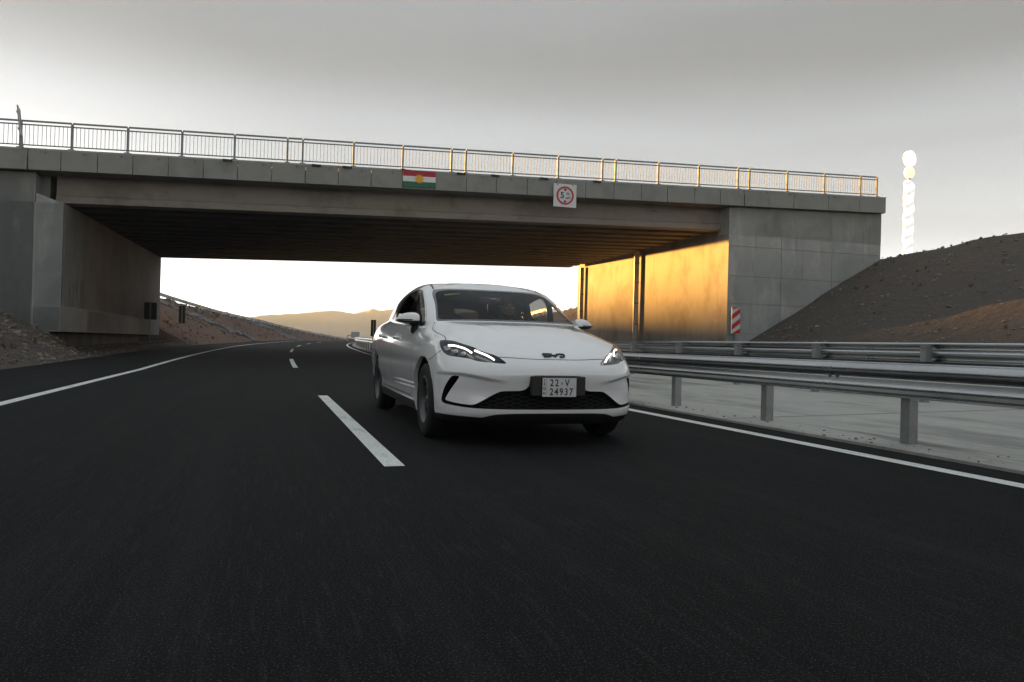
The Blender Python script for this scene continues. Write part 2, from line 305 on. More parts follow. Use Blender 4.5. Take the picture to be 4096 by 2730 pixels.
# unseen ridge far left beyond the abutment, added to shade the lower right wall
ridge('added_shade_ridge', [(-330, 120, 9.0), (-280, 230, 13.0), (-190, 340, 16.0), (-130, 400, 16.8), (-85, 425, 16.6), (-50, 438, 13.0), (-20, 448, 8.0), (15, 460, 2.), (50, 470, -5.)], 120, M['ground'], base=-12, seed=8, rough=.25)

# ------------------------------------------------------------------ the overpass
SL, SK = .031, -.056                      # deck rises to the right, slight skew
def yn(X): return 28.6 + SK * (X + 6.6)   # near face
def yf(X): return 52.0 + SK * (X + 6.4)   # far face
bridge = empty('overpass_bridge', (6, 40, 0)); tag(bridge, 'grey concrete highway overpass with girders, panelled fascia and abutments', 'bridge')
def wpart(mb, name, m, parent, **k):      # parts are modelled in world coordinates
    o = mb.build(name, m, parent, **k); p = parent; off = Vector((0, 0, 0))
    while p: off += p.location; p = p.parent
    o.location = -off; return o
def zrel(X, z0): return z0 + SL * X
# left abutment: recessed plinth, block with bearing step, wing wall facing the traffic
def slabquad(mb, a, b, z0a, z0b, z1a, z1b, th):   # wall slab from plan point a to b, thickness to the left of a->b
    a = np.array(a, float); b = np.array(b, float); d = (b - a) / np.linalg.norm(b - a); nrm = np.array([-d[1], d[0]]) * th
    c, e = b + nrm, a + nrm
    return mb.hexa([(a[0], a[1], z0a), (b[0], b[1], z0b), (c[0], c[1], z0b), (e[0], e[1], z0a), (a[0], a[1], z1a), (b[0], b[1], z1b), (c[0], c[1], z1b), (e[0], e[1], z1a)])
def wall_panels(parent, a, b, zlo, ztop_a, ztop_b, ncol, rowz, m, th=.03, gap=.022, jit=.006, cols=None):
    """pour panels on a wall face from a to b (plan), proud of the core by th; each a part of its own"""
    a = np.array(a, float); b = np.array(b, float); L = np.linalg.norm(b - a); d = (b - a) / L; nrm = np.array([d[1], -d[0]])
    cs = cols if cols is not None else np.linspace(0, 1, ncol + 1)
    for ci in range(len(cs) - 1):
        for ri in range(len(rowz) - 1):
            s0 = cs[ci] * L + gap / 2; s1 = cs[ci + 1] * L - gap / 2
            top0 = ztop_a + (ztop_b - ztop_a) * s0 / L; top1 = ztop_a + (ztop_b - ztop_a) * s1 / L
            z0 = rowz[ri] + gap / 2; z1a = min(rowz[ri + 1] - gap / 2, top0); z1b = min(rowz[ri + 1] - gap / 2, top1)
            if ri == len(rowz) - 2: z1a, z1b = top0, top1
            if z1a - z0 < .03: continue
            t = th + random.uniform(-jit, jit); p0 = a + d * s0; p1 = a + d * s1; q0 = p0 + nrm * t; q1 = p1 + nrm * t
            mb = MB().hexa([(p0[0], p0[1], z0), (q0[0], q0[1], z0), (q1[0], q1[1], z0), (p1[0], p1[1], z0), (p0[0], p0[1], z1a), (q0[0], q0[1], z1a), (q1[0], q1[1], z1b), (p1[0], p1[1], z1b)])
            wpart(mb, 'wall_panel', m, parent)
Lx0, Lx1 = -6.62, -6.45       # face of the left abutment, near and far
la = empty('abutment', (-14, 0, 0), bridge)
core = MB(); core.hexa([(Lx0, yn(Lx0), .90), (Lx1, yf(Lx1), .90), (-13, yf(-13), .90), (-13, yn(-13), .90), (Lx0, yn(Lx0), zrel(Lx0, 5.48)), (Lx1, yf(Lx1), zrel(Lx1, 6.06)), (-13, yf(-13), 6.1), (-13, yn(-13), zrel(-13, 5.48))])
wpart(core, 'abutment_core', M['conc'], la)
wpart(MB().hexa([(-7.25, yn(-7) + .45, -.5), (-7.0, yf(-7) - .2, -.5), (-12, yf(-12), -.5), (-12, yn(-12) + .45, -.5), (-7.25, yn(-7) + .45, .90), (-7.0, yf(-7) - .2, .90), (-12, yf(-12), .90), (-12, yn(-12) + .45, .90)]), 'plinth', M['conc_dark'], la)
rows_l = [.91, 1.75, 2.85, 3.95, 5.0, 6.4]
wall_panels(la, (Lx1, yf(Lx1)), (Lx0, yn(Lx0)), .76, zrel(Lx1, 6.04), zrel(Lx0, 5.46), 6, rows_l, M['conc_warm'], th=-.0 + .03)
# near face of the left abutment and its stepped wing wall
wall_panels(la, (Lx0, yn(Lx0)), (-7.45, yn(-7.45)), .76, zrel(Lx0, 5.46), zrel(-7.45, 5.80), 1, rows_l, M['conc'])
wall_panels(la, (-7.47, yn(-7.47)), (-16, yn(-16)), .2, zrel(-7.5, 6.48), zrel(-16, 6.48), 4, [.2, 1.75, 2.85, 3.95, 5.0, 7.5], M['conc'], th=.05)
wpart(MB().hexa([(-7.5, yn(-7.5), .2), (-7.5, yn(-7.5) + .9, .2), (-16, yn(-16) + .9, .2), (-16, yn(-16), .2), (-7.5, yn(-7.5), zrel(-7.5, 6.48)), (-7.5, yn(-7.5) + .9, zrel(-7.5, 6.48)), (-16, yn(-16) + .9, zrel(-16, 6.48)), (-16, yn(-16), zrel(-16, 6.48))]), 'wing_wall', M['conc'], la)
# right abutment
Rn, Rf = 18.95, 22.05
ra = empty('abutment', (15, 0, 0), bridge)
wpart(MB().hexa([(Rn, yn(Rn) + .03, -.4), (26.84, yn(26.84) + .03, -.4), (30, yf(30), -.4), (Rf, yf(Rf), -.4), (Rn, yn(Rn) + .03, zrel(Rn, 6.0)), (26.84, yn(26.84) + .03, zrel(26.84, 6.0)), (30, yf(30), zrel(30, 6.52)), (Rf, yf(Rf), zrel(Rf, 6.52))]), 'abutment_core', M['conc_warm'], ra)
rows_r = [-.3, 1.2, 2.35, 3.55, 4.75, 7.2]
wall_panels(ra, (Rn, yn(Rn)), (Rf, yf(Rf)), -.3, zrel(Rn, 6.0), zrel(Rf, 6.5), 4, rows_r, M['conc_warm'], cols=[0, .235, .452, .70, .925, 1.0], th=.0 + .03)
wall_panels(ra, (26.85, yn(26.85)), (Rn - .0, yn(Rn)), -.3, zrel(26.85, 6.50), zrel(Rn, 6.50), 3, [-.3, 1.6, 2.9, 4.1, 5.4, 7.5], M['conc'], th=.06)
wpart(MB().hexa([(Rn, yn(Rn), 5.9), (26.85, yn(26.85), 5.9), (26.85, yn(26.85) + .8, 5.9), (Rn, yn(Rn) + .8, 5.9), (Rn, yn(Rn), zrel(Rn, 6.5)), (26.85, yn(26.85), zrel(26.85, 6.5)), (26.85, yn(26.85) + .8, zrel(26.85, 6.5)), (Rn, yn(Rn) + .8, zrel(Rn, 6.5))]), 'bearing_shelf', M['conc'], ra)
# drain pipes down the right abutment
wd = np.array([Rf - Rn, yf(Rf) - yn(Rn)]); wl = np.linalg.norm(wd); wd /= wl; wnrm = np.array([-wd[1], wd[0]])
for s in (.452, .925):
    p = np.array([Rn, yn(Rn)]) + wd * wl * s + wnrm * .22
    dp = empty('drain_pipe', (p[0] - 21, p[1] - 40, 0), ra)
    MB().lathe([(-.3, .0), (-.3, .15), (zrel(p[0], 5.9), .15), (zrel(p[0], 5.9), 0)], 20, 'z').build('pipe', M['pipe'], dp, auto=40)
    for z in (1.0, 2.2, 3.4, 4.6, 5.7):
        MB().lathe([(z, .15), (z, .17), (z + .06, .17), (z + .06, .15)], 20, 'z').build('pipe_collar', M['galv_post'], dp)
wpart(MB().hexa([(-8.3, yn(-8) + .9, 5.0), (-7.25, yn(-7.4) + .9, 5.0), (-7.25, yf(-7.4) - .3, 5.4), (-8.3, yf(-8) - .3, 5.4), (-8.3, yn(-8) + .9, zrel(-8, 6.6)), (-7.25, yn(-7.4) + .9, zrel(-7.4, 6.6)), (-7.25, yf(-7.4) - .3, zrel(-7.4, 7.1)), (-8.3, yf(-8) - .3, zrel(-8, 7.1))]), 'ballast_wall', M['conc'], la)
wpart(MB().hexa([(20.2, yn(20) + .85, 5.9), (22, yn(22) + .85, 5.9), (24.5, yf(24) - .3, 6.2), (22.6, yf(22.6) - .3, 6.2), (20.2, yn(20) + .85, zrel(20, 6.6)), (22, yn(22) + .85, zrel(22, 6.6)), (24.5, yf(24) - .3, zrel(24.5, 7.1)), (22.6, yf(22.6) - .3, zrel(22.6, 7.1))]), 'ballast_wall', M['conc'], ra)
# deck: girders (bulb beams), slab, fascia panels
XA, XB = -7.0, 21.6
NG = 15
for g in range(NG):
    s = g / (NG - 1.)
    def gp(X, dy): y = yn(X) + .95 + (yf(X) - yn(X) - 1.35) * s; return y + dy
    zo = 5.585 + .475 * s
    prof = [(-.34, 0), (.34, 0), (.34, .16), (.12, .34), (.12, .78), (.42, .90), (.42, 1.0), (-.42, 1.0), (-.42, .90), (-.12, .78), (-.12, .34), (-.34, .16)] if g > 0 else [(-.34, 0), (.34, 0), (.34, .25), (.30, .36), (.30, 1.0), (-.26, 1.0), (-.26, .30), (-.34, .22)]
    x1 = XB - 1.9 + 1.6 * s
    A = [(XA, gp(XA, dy), zrel(XA, zo) + dz) for dy, dz in prof]; B = [(x1, gp(x1, dy), zrel(x1, zo) + dz) for dy, dz in prof]; n = len(prof)
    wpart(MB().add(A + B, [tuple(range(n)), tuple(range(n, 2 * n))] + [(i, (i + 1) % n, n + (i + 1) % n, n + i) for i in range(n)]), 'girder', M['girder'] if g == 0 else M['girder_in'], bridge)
def deckbox(x0, x1, ya0, yb0, z0, z1, name, m, par, slope_far=.56):
    v = []
    for z in (z0, z1):
        for X, f in ((x0, 0), (x1, 0), (x1, 1), (x0, 1)):
            y = yn(X) + ya0 if f == 0 else yf(X) + yb0
            v.append((X, y, zrel(X, z) + slope_far * f))
    return wpart(MB().hexa(v), name, m, par)
deckbox(-16, 26.9, -.10, .10, 6.52, 7.05, 'deck_slab', M['girder'], bridge)
joints = [-16, -14.4, -12.8, -11.2, -9.6, -7.64, -6.65, -5.55, -4.46, -3.34, -2.21, -1.08, .07, 1.24, 2.41, 3.60, 4.78, 6.0, 7.22, 8.41, 9.67, 10.9, 12.13, 13.36, 14.58, 15.77, 17.03, 18.24, 19.4, 20.66, 21.88, 23.65, 25.3, 26.75]
for i in range(len(joints) - 1):
    for side in (0, 1):
        x0, x1 = joints[i] + (.03 if abs(joints[i] + 7.64) < .01 or abs(joints[i] - 19.4) < .01 else .012), joints[i + 1] - .012
        f = (lambda X: yn(X) - .36) if side == 0 else (lambda X: yf(X) + .26); dz = .56 * side
        j = random.uniform(-.006, .006)
        mb = MB().hexa([(x0, f(x0) + j, zrel(x0, 6.50) + dz), (x1, f(x1) + j, zrel(x1, 6.50) + dz), (x1, f(x1) + .14, zrel(x1, 6.50) + dz), (x0, f(x0) + .14, zrel(x0, 6.50) + dz), (x0, f(x0) + j, zrel(x0, 7.16) + dz), (x1, f(x1) + j, zrel(x1, 7.16) + dz), (x1, f(x1) + .14, zrel(x1, 7.16) + dz), (x0, f(x0) + .14, zrel(x0, 7.16) + dz)])
        if side == 0: wpart(mb, 'fascia_panel', M['fascia'], bridge)
        elif i % 4 == 0: wpart(MB().hexa([(joints[i], f(joints[i]), zrel(joints[i], 6.50) + dz), (joints[min(i + 4, 33)], f(joints[min(i + 4, 33)]), zrel(joints[min(i + 4, 33)], 6.50) + dz), (joints[min(i + 4, 33)], f(joints[min(i + 4, 33)]) + .14, zrel(joints[min(i + 4, 33)], 6.50) + dz), (joints[i], f(joints[i]) + .14, zrel(joints[i], 6.50) + dz), (joints[i], f(joints[i]), zrel(joints[i], 7.16) + dz), (joints[min(i + 4, 33)], f(joints[min(i + 4, 33)]), zrel(joints[min(i + 4, 33)], 7.16) + dz), (joints[min(i + 4, 33)], f(joints[min(i + 4, 33)]) + .14, zrel(joints[min(i + 4, 33)], 7.16) + dz), (joints[i], f(joints[i]) + .14, zrel(joints[i], 7.16) + dz)]), 'fascia_panel', M['fascia'], bridge)
wpart(MB().hexa([(-16, yn(-16) - .36, zrel(-16, 7.163)), (26.75, yn(26.75) - .36, zrel(26.75, 7.163)), (26.75, yn(26.75) + .3, zrel(26.75, 7.163)), (-16, yn(-16) + .3, zrel(-16, 7.163)), (-16, yn(-16) - .36, zrel(-16, 7.22)), (26.75, yn(26.75) - .36, zrel(26.75, 7.22)), (26.75, yn(26.75) + .3, zrel(26.75, 7.22)), (-16, yn(-16) + .3, zrel(-16, 7.22))]), 'coping', M['conc'], bridge)
# railings: every post a part, bars of one bay joined
def railing(yfun, dz, xs, base, top, bars, pm, name):
    r = empty('railing', (0, 0, 0), bridge); r.location = (-6, -40, 0)
    for X in xs:
        mb = MB().box(X - .035, X + .035, yfun(X) - .05, yfun(X) + .05, zrel(X, base) + dz, zrel(X, top - .05) + dz)
        mb.box(X - .10, X + .10, yfun(X) - .09, yfun(X) + .09, zrel(X, base) + dz - .001, zrel(X, base) + dz + .03)
        mb.build('railing_post', pm, r)
    for i in range(len(xs) - 1):
        a, b = xs[i], xs[i + 1]
        for zz, hh in ((top - .05, .05), (top - .16, .03), (base + .10, .03)):
            MB().hexa([(a + .02, yfun(a) - .035, zrel(a, zz) + dz), (b - .02, yfun(b) - .035, zrel(b, zz) + dz), (b - .02, yfun(b) + .035, zrel(b, zz) + dz), (a + .02, yfun(a) + .035, zrel(a, zz) + dz), (a + .02, yfun(a) - .035, zrel(a, zz + hh) + dz), (b - .02, yfun(b) - .035, zrel(b, zz + hh) + dz), (b - .02, yfun(b) + .035, zrel(b, zz + hh) + dz), (a + .02, yfun(a) + .035, zrel(a, zz + hh) + dz)]).build('top_rail' if zz > base + .5 else 'bottom_rail', pm, r)
        if bars:
            mb = MB()
            for X in np.arange(a + .125, b - .06, .125): mb.box(X - .007, X + .007, yfun(X) - .008, yfun(X) + .008, zrel(X, base + .1) + dz, zrel(X, top - .13) + dz)
            tag(mb.build('baluster_bars', pm, r), kind='stuff')
    return r
near_posts = [-15.9, -13.7, -11.8, -9.75, -7.88, -6.36, -4.65, -2.93, -1.2, .6, 1.13, 2.95, 4.77, 6.64, 7.2, 9.08, 10.97, 12.87, 13.45, 15.37, 17.25, 19.13, 19.69, 21.58, 23.49, 25.41, 26.3]
railing(lambda X: yn(X) - .25, 0, near_posts, 7.22, 8.16, True, M['rail_green'], 'near')
railing(lambda X: yf(X) + .3, .56, [-14 + 2.5 * k for k in range(17)], 7.16, 8.16, False, M['rail_green'], 'far')

# dark brackets and small spouts along the fascia
for X in (-1.42, 1.62, 2.72, 4.9, 7.0, 8.35, 10.35, 12.6):
    wpart(MB().hexa([(X - .16, yn(X) - .42, zrel(X, 7.13)), (X + .16, yn(X) - .42, zrel(X, 7.13)), (X + .16, yn(X) - .355, zrel(X, 7.13)), (X - .16, yn(X) - .355, zrel(X, 7.13)), (X - .16, yn(X) - .42, zrel(X, 7.21)), (X + .16, yn(X) - .42, zrel(X, 7.21)), (X + .16, yn(X) - .355, zrel(X, 7.21)), (X - .16, yn(X) - .355, zrel(X, 7.21))]), 'fascia_bracket', M['sign_back'], bridge)
for X in np.arange(-7.1, 26, 1.15):
    wpart(MB().tube([(X, yn(X) - .34, zrel(X, 7.13)), (X, yn(X) - .43, zrel(X, 7.10)), (X, yn(X) - .44, zrel(X, 7.04))], .022, 6), 'drain_spout', M['galv_post'], bridge)

# ------------------------------------------------------------------ flag panel and signs on the bridge
flag = empty('flag_panel', (5.4, yn(5.4) - .40, zrel(5.4, 6.55))); flag.rotation_euler = (0, -math.atan(SL), math.atan(SK)); tag(flag, 'red, white and green flag panel with golden sun on the bridge fascia', 'flag')
for z, c in ((.42, 'flag_red'), (.215, 'flag_white'), (.01, 'flag_green')): MB().box(-.62, .62, -.03, 0, z, z + .203).build('flag_stripe', M[c], flag)
sunv = []; 
for k in range(42):
    r_ = .19 if k % 2 == 0 else .125; a_ = 2 * math.pi * k / 42; sunv.append((r_ * math.cos(a_), -.034, .32 + r_ * math.sin(a_)))
MB().prism(sunv, np.array((0, -.004, 0)), np.array((0, .004, 0))).build('sun_emblem', M['flag_sun'], flag)

def text_mesh(body, size, name, m, parent, loc, rot, extrude=.0015, sx=1., align='CENTER', bold=.022):
    cu = bpy.data.curves.new(name, 'FONT'); cu.body = body; cu.size = size; cu.align_x = align; cu.align_y = 'CENTER'; cu.extrude = extrude; cu.offset = bold * size
    t = bpy.data.objects.new('tmp', cu); COL.objects.link(t); bpy.context.view_layer.update()
    me = bpy.data.meshes.new_from_object(t.evaluated_get(bpy.context.evaluated_depsgraph_get())); bpy.data.objects.remove(t); bpy.data.curves.remove(cu)
    me.name = name; me.materials.clear(); me.materials.append(m)
    o = bpy.data.objects.new(name, me); COL.objects.link(o); o.parent = parent; o.location = loc; o.rotation_euler = rot; o.scale = (sx, 1, 1); return o
UPR = (math.pi / 2, 0, 0)
hsn = empty('height_limit_sign', (11.2, yn(11.2) - .48, 6.86)); hsn.rotation_euler = (0, 0, math.atan(SK)); tag(hsn, 'square white height limit sign with red ring hanging from the bridge fascia', 'sign')
MB().box(-.48, .48, -.02, .02, -.46, .46).build('sign_plate', M['white_sign'], hsn, bevel=.006)
for x in (-.32, .32): MB().box(x - .03, x + .03, -.03, .16, .40, .52).build('hanger', M['galv_post'], hsn)
MB().lathe([(-.024, .29), (-.029, .29), (-.029, .37), (-.024, .37)], 48, 'y', closed=True).build('red_ring', M['red_sign'], hsn)
text_mesh('5', .34, 'numeral', M['black_print'], hsn, (-.12, -.026, 0), UPR, .002)
text_mesh('m', .17, 'letter', M['black_print'], hsn, (.12, -.026, .09), UPR, .002)
# the Arabic word for metre under the letter
mb = MB()
for (x, z, w, h) in ((.03, -.10, .18, .028), (.19, -.10, .028, .06), (.10, -.14, .028, .05), (.03, -.14, .03, .06)): mb.box(x, x + w, -.029, -.024, z, z + h)
mb.box(.12, .14, -.029, -.024, -.05, -.03); mb.box(.15, .17, -.029, -.024, -.05, -.03)
mb.build('lettering', M['black_print'], hsn)
for sgn in (1, -1): MB().prism([(-.07, -.027, sgn * .27), (.07, -.027, sgn * .27), (0, -.027, sgn * .16)], np.array((0, -.002, 0)), np.array((0, .002, 0))).build('arrow', M['black_print'], hsn)
# narrow sign seen edge-on above the left end of the railing
sg = empty('narrow_sign', (-7.78, yn(-7.8) - .42, 6.95)); tag(sg, 'narrow dark sign seen almost edge on above the left end of the bridge railing', 'sign')
sg.rotation_euler = (0, R(-6), 0)
Mx = Matrix.Rotation(R(99), 4, 'Z')
MB().box(-.33, .33, -.02, .02, .35, 1.32, M=Mx).build('sign_plate', M['sign_grey'], sg)
MB().box(-.035, .035, -.035, .035, 0, 1.25).build('sign_post', M['rail_green'], sg)
for z in (.55, 1.1): MB().box(-.30, .30, .02, .05, z, z + .04, M=Mx).build('bracket', M['rail_green'], sg)
# red and white hazard marker on the corner of the right abutment
hz = empty('hazard_marker', (19.2, yn(19.2) - .25, 0)); tag(hz, 'red and white striped hazard marker board at the corner of the sunlit abutment', 'sign')
MB().box(-.21, .21, -.02, .02, 1.58, 2.72).build('marker_board', M['white_sign'], hz)
for k in range(4):
    z = 1.30 + .44 * k; poly = [(-.208, z - .0), (.208, z + .30), (.208, z + .52), (-.208, z + .22)]
    poly = [(x, min(max(zz, 1.585), 2.715)) for x, zz in poly]
    if max(p[1] for p in poly) - min(p[1] for p in poly) < .05: continue
    MB().prism([(x, -.023, zz) for x, zz in poly], np.array((0, -.002, 0)), np.array((0, .002, 0))).build('red_stripe', M['red_sign'], hz)
MB().box(-.03, .03, .02, .08, -.2, 2.6).build('marker_post', M['galv_post'], hz)

# ------------------------------------------------------------------ guardrails
WP = [(.015, 0), (0, .018), (.004, .03), (.078, .062), (.083, .072), (.083, .090), (.078, .100), (.006, .140), (.002, .155), (.006, .170), (.078, .210), (.083, .220), (.083, .238), (.078, .248), (.004, .280), (0, .292), (.015, .31)]
WP = [(d * 1.05, z * 1.09) for d, z in WP]
def frame(Y, t):
    dx = float((cx(Y + .5) - cx(Y - .5))); tx = Vector((dx, 1, 0)).normalized(); return Vector((float(cx(Y)) + t, Y, float(rz(Y)))), tx, Vector((tx.y, -tx.x, 0))
def guardrail(name, label, t, y0, y1, zlo, face, seg=4., post=2., mpost='galv_post', group=None, zfun=None, tfun=None, pw=.06, postd=.10, postbase=-.3, cat='guardrail'):
    """face=-1: beam faces the left carriageway, +1: faces right"""
    def fr(Y):
        p, tx, nx = frame(Y, tfun(Y) if tfun else t)
        if zfun: p.z = zfun(p.x, Y)
        return p, tx, nx
    p0, _, _ = fr(y0); g = empty(name, tuple(p0)); tag(g, label, cat, group)
    Y = y0; k = 0
    while Y < y1 - .1:
        ys = np.linspace(Y, min(Y + seg + .12, y1), 3); off = .003 * (k % 2)
        P = []
        for y in ys:
            p, tx, nx = fr(y); P.append([tuple(p + nx * face * (d + off) + Vector((0, 0, zlo + z)) - p0) for d, z in WP])
        P = np.array(P); th = np.array(P)
        mb = MB().grid(P)
        o = mb.build('rail_beam', M['galv'], g, auto=50, fix=False)
        if Y < 40:
            p, tx, nx = fr(Y + .06); mbb = MB(); ang = math.atan2(tx.y, tx.x)
            for dz_ in (.05, .16, .28):
                for q in (-.05, .05):
                    c = p - p0 + tx * q + nx * face * (.088 if dz_ != .16 else .014) + Vector((0, 0, zlo + (.088 if dz_ == .05 else .168 if dz_ == .16 else .248))); mbb.box(-.011, .011, -.008, .008, -.011, .011, M=Matrix.Translation(c) @ Matrix.Rotation(ang, 4, 'Z'))
            mbb.build('splice_bolts', M['galv_post'], g)
        Y += seg; k += 1
    proto = MB().box(-pw, pw, 0, postd, postbase, zlo + .29).box(-.05, .05, -.0, -.03, zlo + .06, zlo + .26).mesh('guard_post', M[mpost])
    Y = y0 + 1.2
    while Y < y1:
        p, tx, nx = fr(Y); ang = math.atan2(tx.y, tx.x)
        o = inst('guard_post', proto, g, tuple(p - p0 - nx * face * .03), (0, 0, ang + math.pi if face < 0 else ang)); Y += post
    return g
nr = guardrail('guardrail', 'galvanised guardrail beside the white edge line, running past the car and round the bend', 5.52, -2., 150., .45, -1, post=2.0, pw=.05)
fr_ = guardrail('guardrail', 'second galvanised guardrail across the concrete median, seen from behind', 9.85, -2., 120., .71, 1, post=2.4, pw=.05)
# guardrail on the crest of the left slope
def crestL(Y): return -5.65 - (float(np.interp(Y, *LEFT_CREST)) - float(rz(Y))) / .55 + 1.15
guardrail('guardrail', 'distant guardrail along the top of the left embankment', 0, 56., 178., .45, -1, post=4., tfun=crestL, zfun=lambda x, y: float(np.interp(y, *LEFT_CREST)) - .62)
def crestR(Y): return 20.2 + (float(np.interp(Y, *RIGHT_CREST)) - float(rz(Y))) / .62 + .1
guardrail('guardrail', 'guardrail on top of the slope seen between the car and the sunlit abutment', 0, 53., 120., .45, -1, post=2., tfun=crestR, zfun=lambda x, y: float(np.interp(y, *RIGHT_CREST)))

# ------------------------------------------------------------------ roadside signs
def back_sign(label, x, y, w, z0, z1, rot=0, r=.05):
    s = empty('road_sign', (x, y, float(terrain(x, y)))); s.rotation_euler = (0, 0, rot); tag(s, label, 'sign')
    b = MB(); n = 5; pts = []
    for cxx, czz, a0 in ((w / 2 - r, z1 - r, 0), (-w / 2 + r, z1 - r, 90), (-w / 2 + r, z0 + r, 180), (w / 2 - r, z0 + r, 270)):
        for k in range(n): a = R(a0 + 90 * k / (n - 1)); pts.append((cxx + r * math.cos(a), .03, czz + r * math.sin(a)))
    b.prism(pts, np.array((0, -.012, 0)), np.array((0, .012, 0))).build('sign_plate', M['sign_back'], s)
    MB().tube([(0, 0, -.3), (0, 0, z1 - .06)], .026, 10).build('sign_post', M['rail_green'], s, auto=40)
    for z in (z0 + .15, z1 - .2): MB().box(-w * .42, w * .42, .0, .02, z, z + .04).build('bracket', M['sign_back'], s)
    return s
back_sign('larger black sign back on a thin post before the left abutment', -6.05, 45., .64, 1.30, 2.25)
back_sign('slim upright black sign back further on at the foot of the left slope', -5.72, 58., .42, .55, 1.82, r=.02)
bp = empty('marker_board', (6.1, 44., float(rz(44)))); tag(bp, 'tall narrow black marker board behind the guardrail left of the car', 'sign')
MB().box(-.15, .15, -.02, .02, .92, 1.90).build('board', M['sign_back'], bp); MB().box(-.03, .03, .02, .07, -.2, 1.85).build('board_post', M['sign_back'], bp)
MB().box(-.03, .03, -.04, -.02, .95, 1.85).build('rib', M['galv_post'], bp)
# overhead sign panel on a cantilever post, far round the bend
gt = empty('cantilever_sign', (16.7, 160., float(rz(160)) - .3)); tag(gt, 'small grey cantilever sign on a bent post far round the bend', 'sign')
MB().tube([(0, 0, 0), (0, 0, 1.5), (.08, 0, 1.62), (2.3, 0, 1.66)], .10, 8).build('mast_arm', M['sign_grey'], gt, auto=40)
MB().box(.78, 2.55, -.18, -.10, 1.10, 2.40).build('sign_panel', M['sign_grey'], gt); MB().lathe([(0, .32), (.12, .30), (.22, .14), (.3, .1)], 16, 'z').build('footing', M['conc'], gt)
for z in (1.3, 2.1): MB().box(.8, 2.5, -.22, -.18, z, z + .05).build('panel_rail', M['galv_post'], gt)

# ------------------------------------------------------------------ glowing light column above the right slope
M['globe'] = mat('lit_globe', (.9, .9, .9), .4, emit=((1.0, .97, .95), .105)); M['globe_warm'] = mat('lit_globe_warm', (.9, .85, .75), .4, emit=((1.0, .80, .5), .10))
lcx, lcy = 47.9, 45.0; lz = 5.2
lc = empty('light_column', (lcx, lcy, lz)); tag(lc, 'bright white column of stacked glowing globes above the right slope', 'lamp')
def globe(z, r, h, m, tilt):
    prof = [(h * math.sin(a) * .5, r * max(0.02, math.cos(a)) ** .7) for a in np.linspace(-math.pi / 2, math.pi / 2, 11)]
    o = MB().lathe(prof, 24, 'z').build('globe', m, lc, smooth=True, loc=(0, 0, z)); o.rotation_euler = (0, R(tilt), 0)
globe(11.2, .46, 1.25, M['globe'], -14); globe(10.1, .38, .95, M['globe_warm'], -12)
prof = [(z, .33 + .055 * abs(math.sin(z * 2.3)) ** .6 + .02 * math.sin(z * 7.1)) for z in np.linspace(-.5, 9.1, 90)]; prof += [(9.3, .30), (9.42, .16), (9.45, .01)]
P = np.array([[((r_ + .03 * math.sin(3 * a_ + z_ * 4)) * math.cos(a_), (r_ + .03 * math.sin(3 * a_ + z_ * 4)) * math.sin(a_), z_ - .55 * r_ * math.cos(a_)) for z_, r_ in prof] for a_ in np.linspace(0, 2 * math.pi, 25)])
def column_mat():
    m = mat('lit_column', (.85, .82, .8), .4); n = m.node_tree; p = n.nodes['Principled BSDF']; tc = n.nodes.new('ShaderNodeTexCoord'); mp = n.nodes.new('ShaderNodeMapping'); mp.inputs['Rotation'].default_value = (0, R(28), 0); n.links.new(tc.outputs['Object'], mp.inputs[0])
    t = n.nodes.new('ShaderNodeTexWave'); t.bands_direction = 'Z'; t.inputs['Scale'].default_value = .42; t.inputs['Distortion'].default_value = 3.; t.inputs['Detail'].default_value = 2; n.links.new(mp.outputs[0], t.inputs['Vector'])
    r = n.nodes.new('ShaderNodeMapRange'); r.inputs[3].default_value = .055; r.inputs[4].default_value = .14; n.links.new(t.outputs[1], r.inputs[0]); n.links.new(r.outputs[0], p.inputs['Emission Strength']); p.inputs['Emission Color'].default_value = (1., .955, .93, 1); return m
M['column'] = column_mat()
MB().grid(P).build('light_tube', M['column'], lc, smooth=True)
MB().lathe([(-2, .09), (9.6, .09), (9.6, .14), (9.75, .14)], 14, 'z').build('mast', M['white_sign'], lc, auto=40)

# ------------------------------------------------------------------ loose stones, rip-rap drains, tufts
ICO = None
def rock_mesh(name, pos, size, m, parent=None, seed=1):
    b = bmesh.new(); bmesh.ops.create_icosphere(b, subdivisions=1, radius=1); V = np.array([v.co[:] for v in b.verts]); F = np.array([[v.index for v in f.verts] for f in b.faces]); b.free()
    rg = np.random.default_rng(seed); n = len(pos); k = len(V)
    sc = size[:, None, None] * rg.uniform(.55, 1.2, (n, 1, 3)) * np.array([1, 1, .7]); jit = rg.uniform(.72, 1.2, (n, k, 1)); ang = rg.uniform(0, 6.28, n)
    P = V[None] * jit * sc; c, s = np.cos(ang)[:, None], np.sin(ang)[:, None]
    Q = np.stack([c * P[..., 0] - s * P[..., 1], s * P[..., 0] + c * P[..., 1], P[..., 2]], -1) + pos[:, None, :]
    f = (F[None] + (np.arange(n) * k)[:, None, None]).reshape(-1, 3)
    me = bpy.data.meshes.new(name); me.from_pydata(Q.reshape(-1, 3).tolist(), [], f.tolist()); me.update(); me.materials.append(m)
    o = bpy.data.objects.new(name, me); COL.objects.link(o)
    if parent: o.parent = parent
    return o
M['stone'] = mat('stone', (.21, .19, .17), .9, noise=[(1.3, 3, (.12, .095, .08), .42, .62, ONE), (2.9, 3, (.32, .31, .29), .58, .72, ONE), (.9, 2, (.15, .095, .07), .58, .7, ONE)], bump=(30, .5, .01, 3))
M['riprap'] = mat('riprap_stone', (.22, .225, .225), .9, noise=[(1.1, 3, (.12, .12, .12), .42, .65, ONE)], bump=(30, .4, .01, 3))
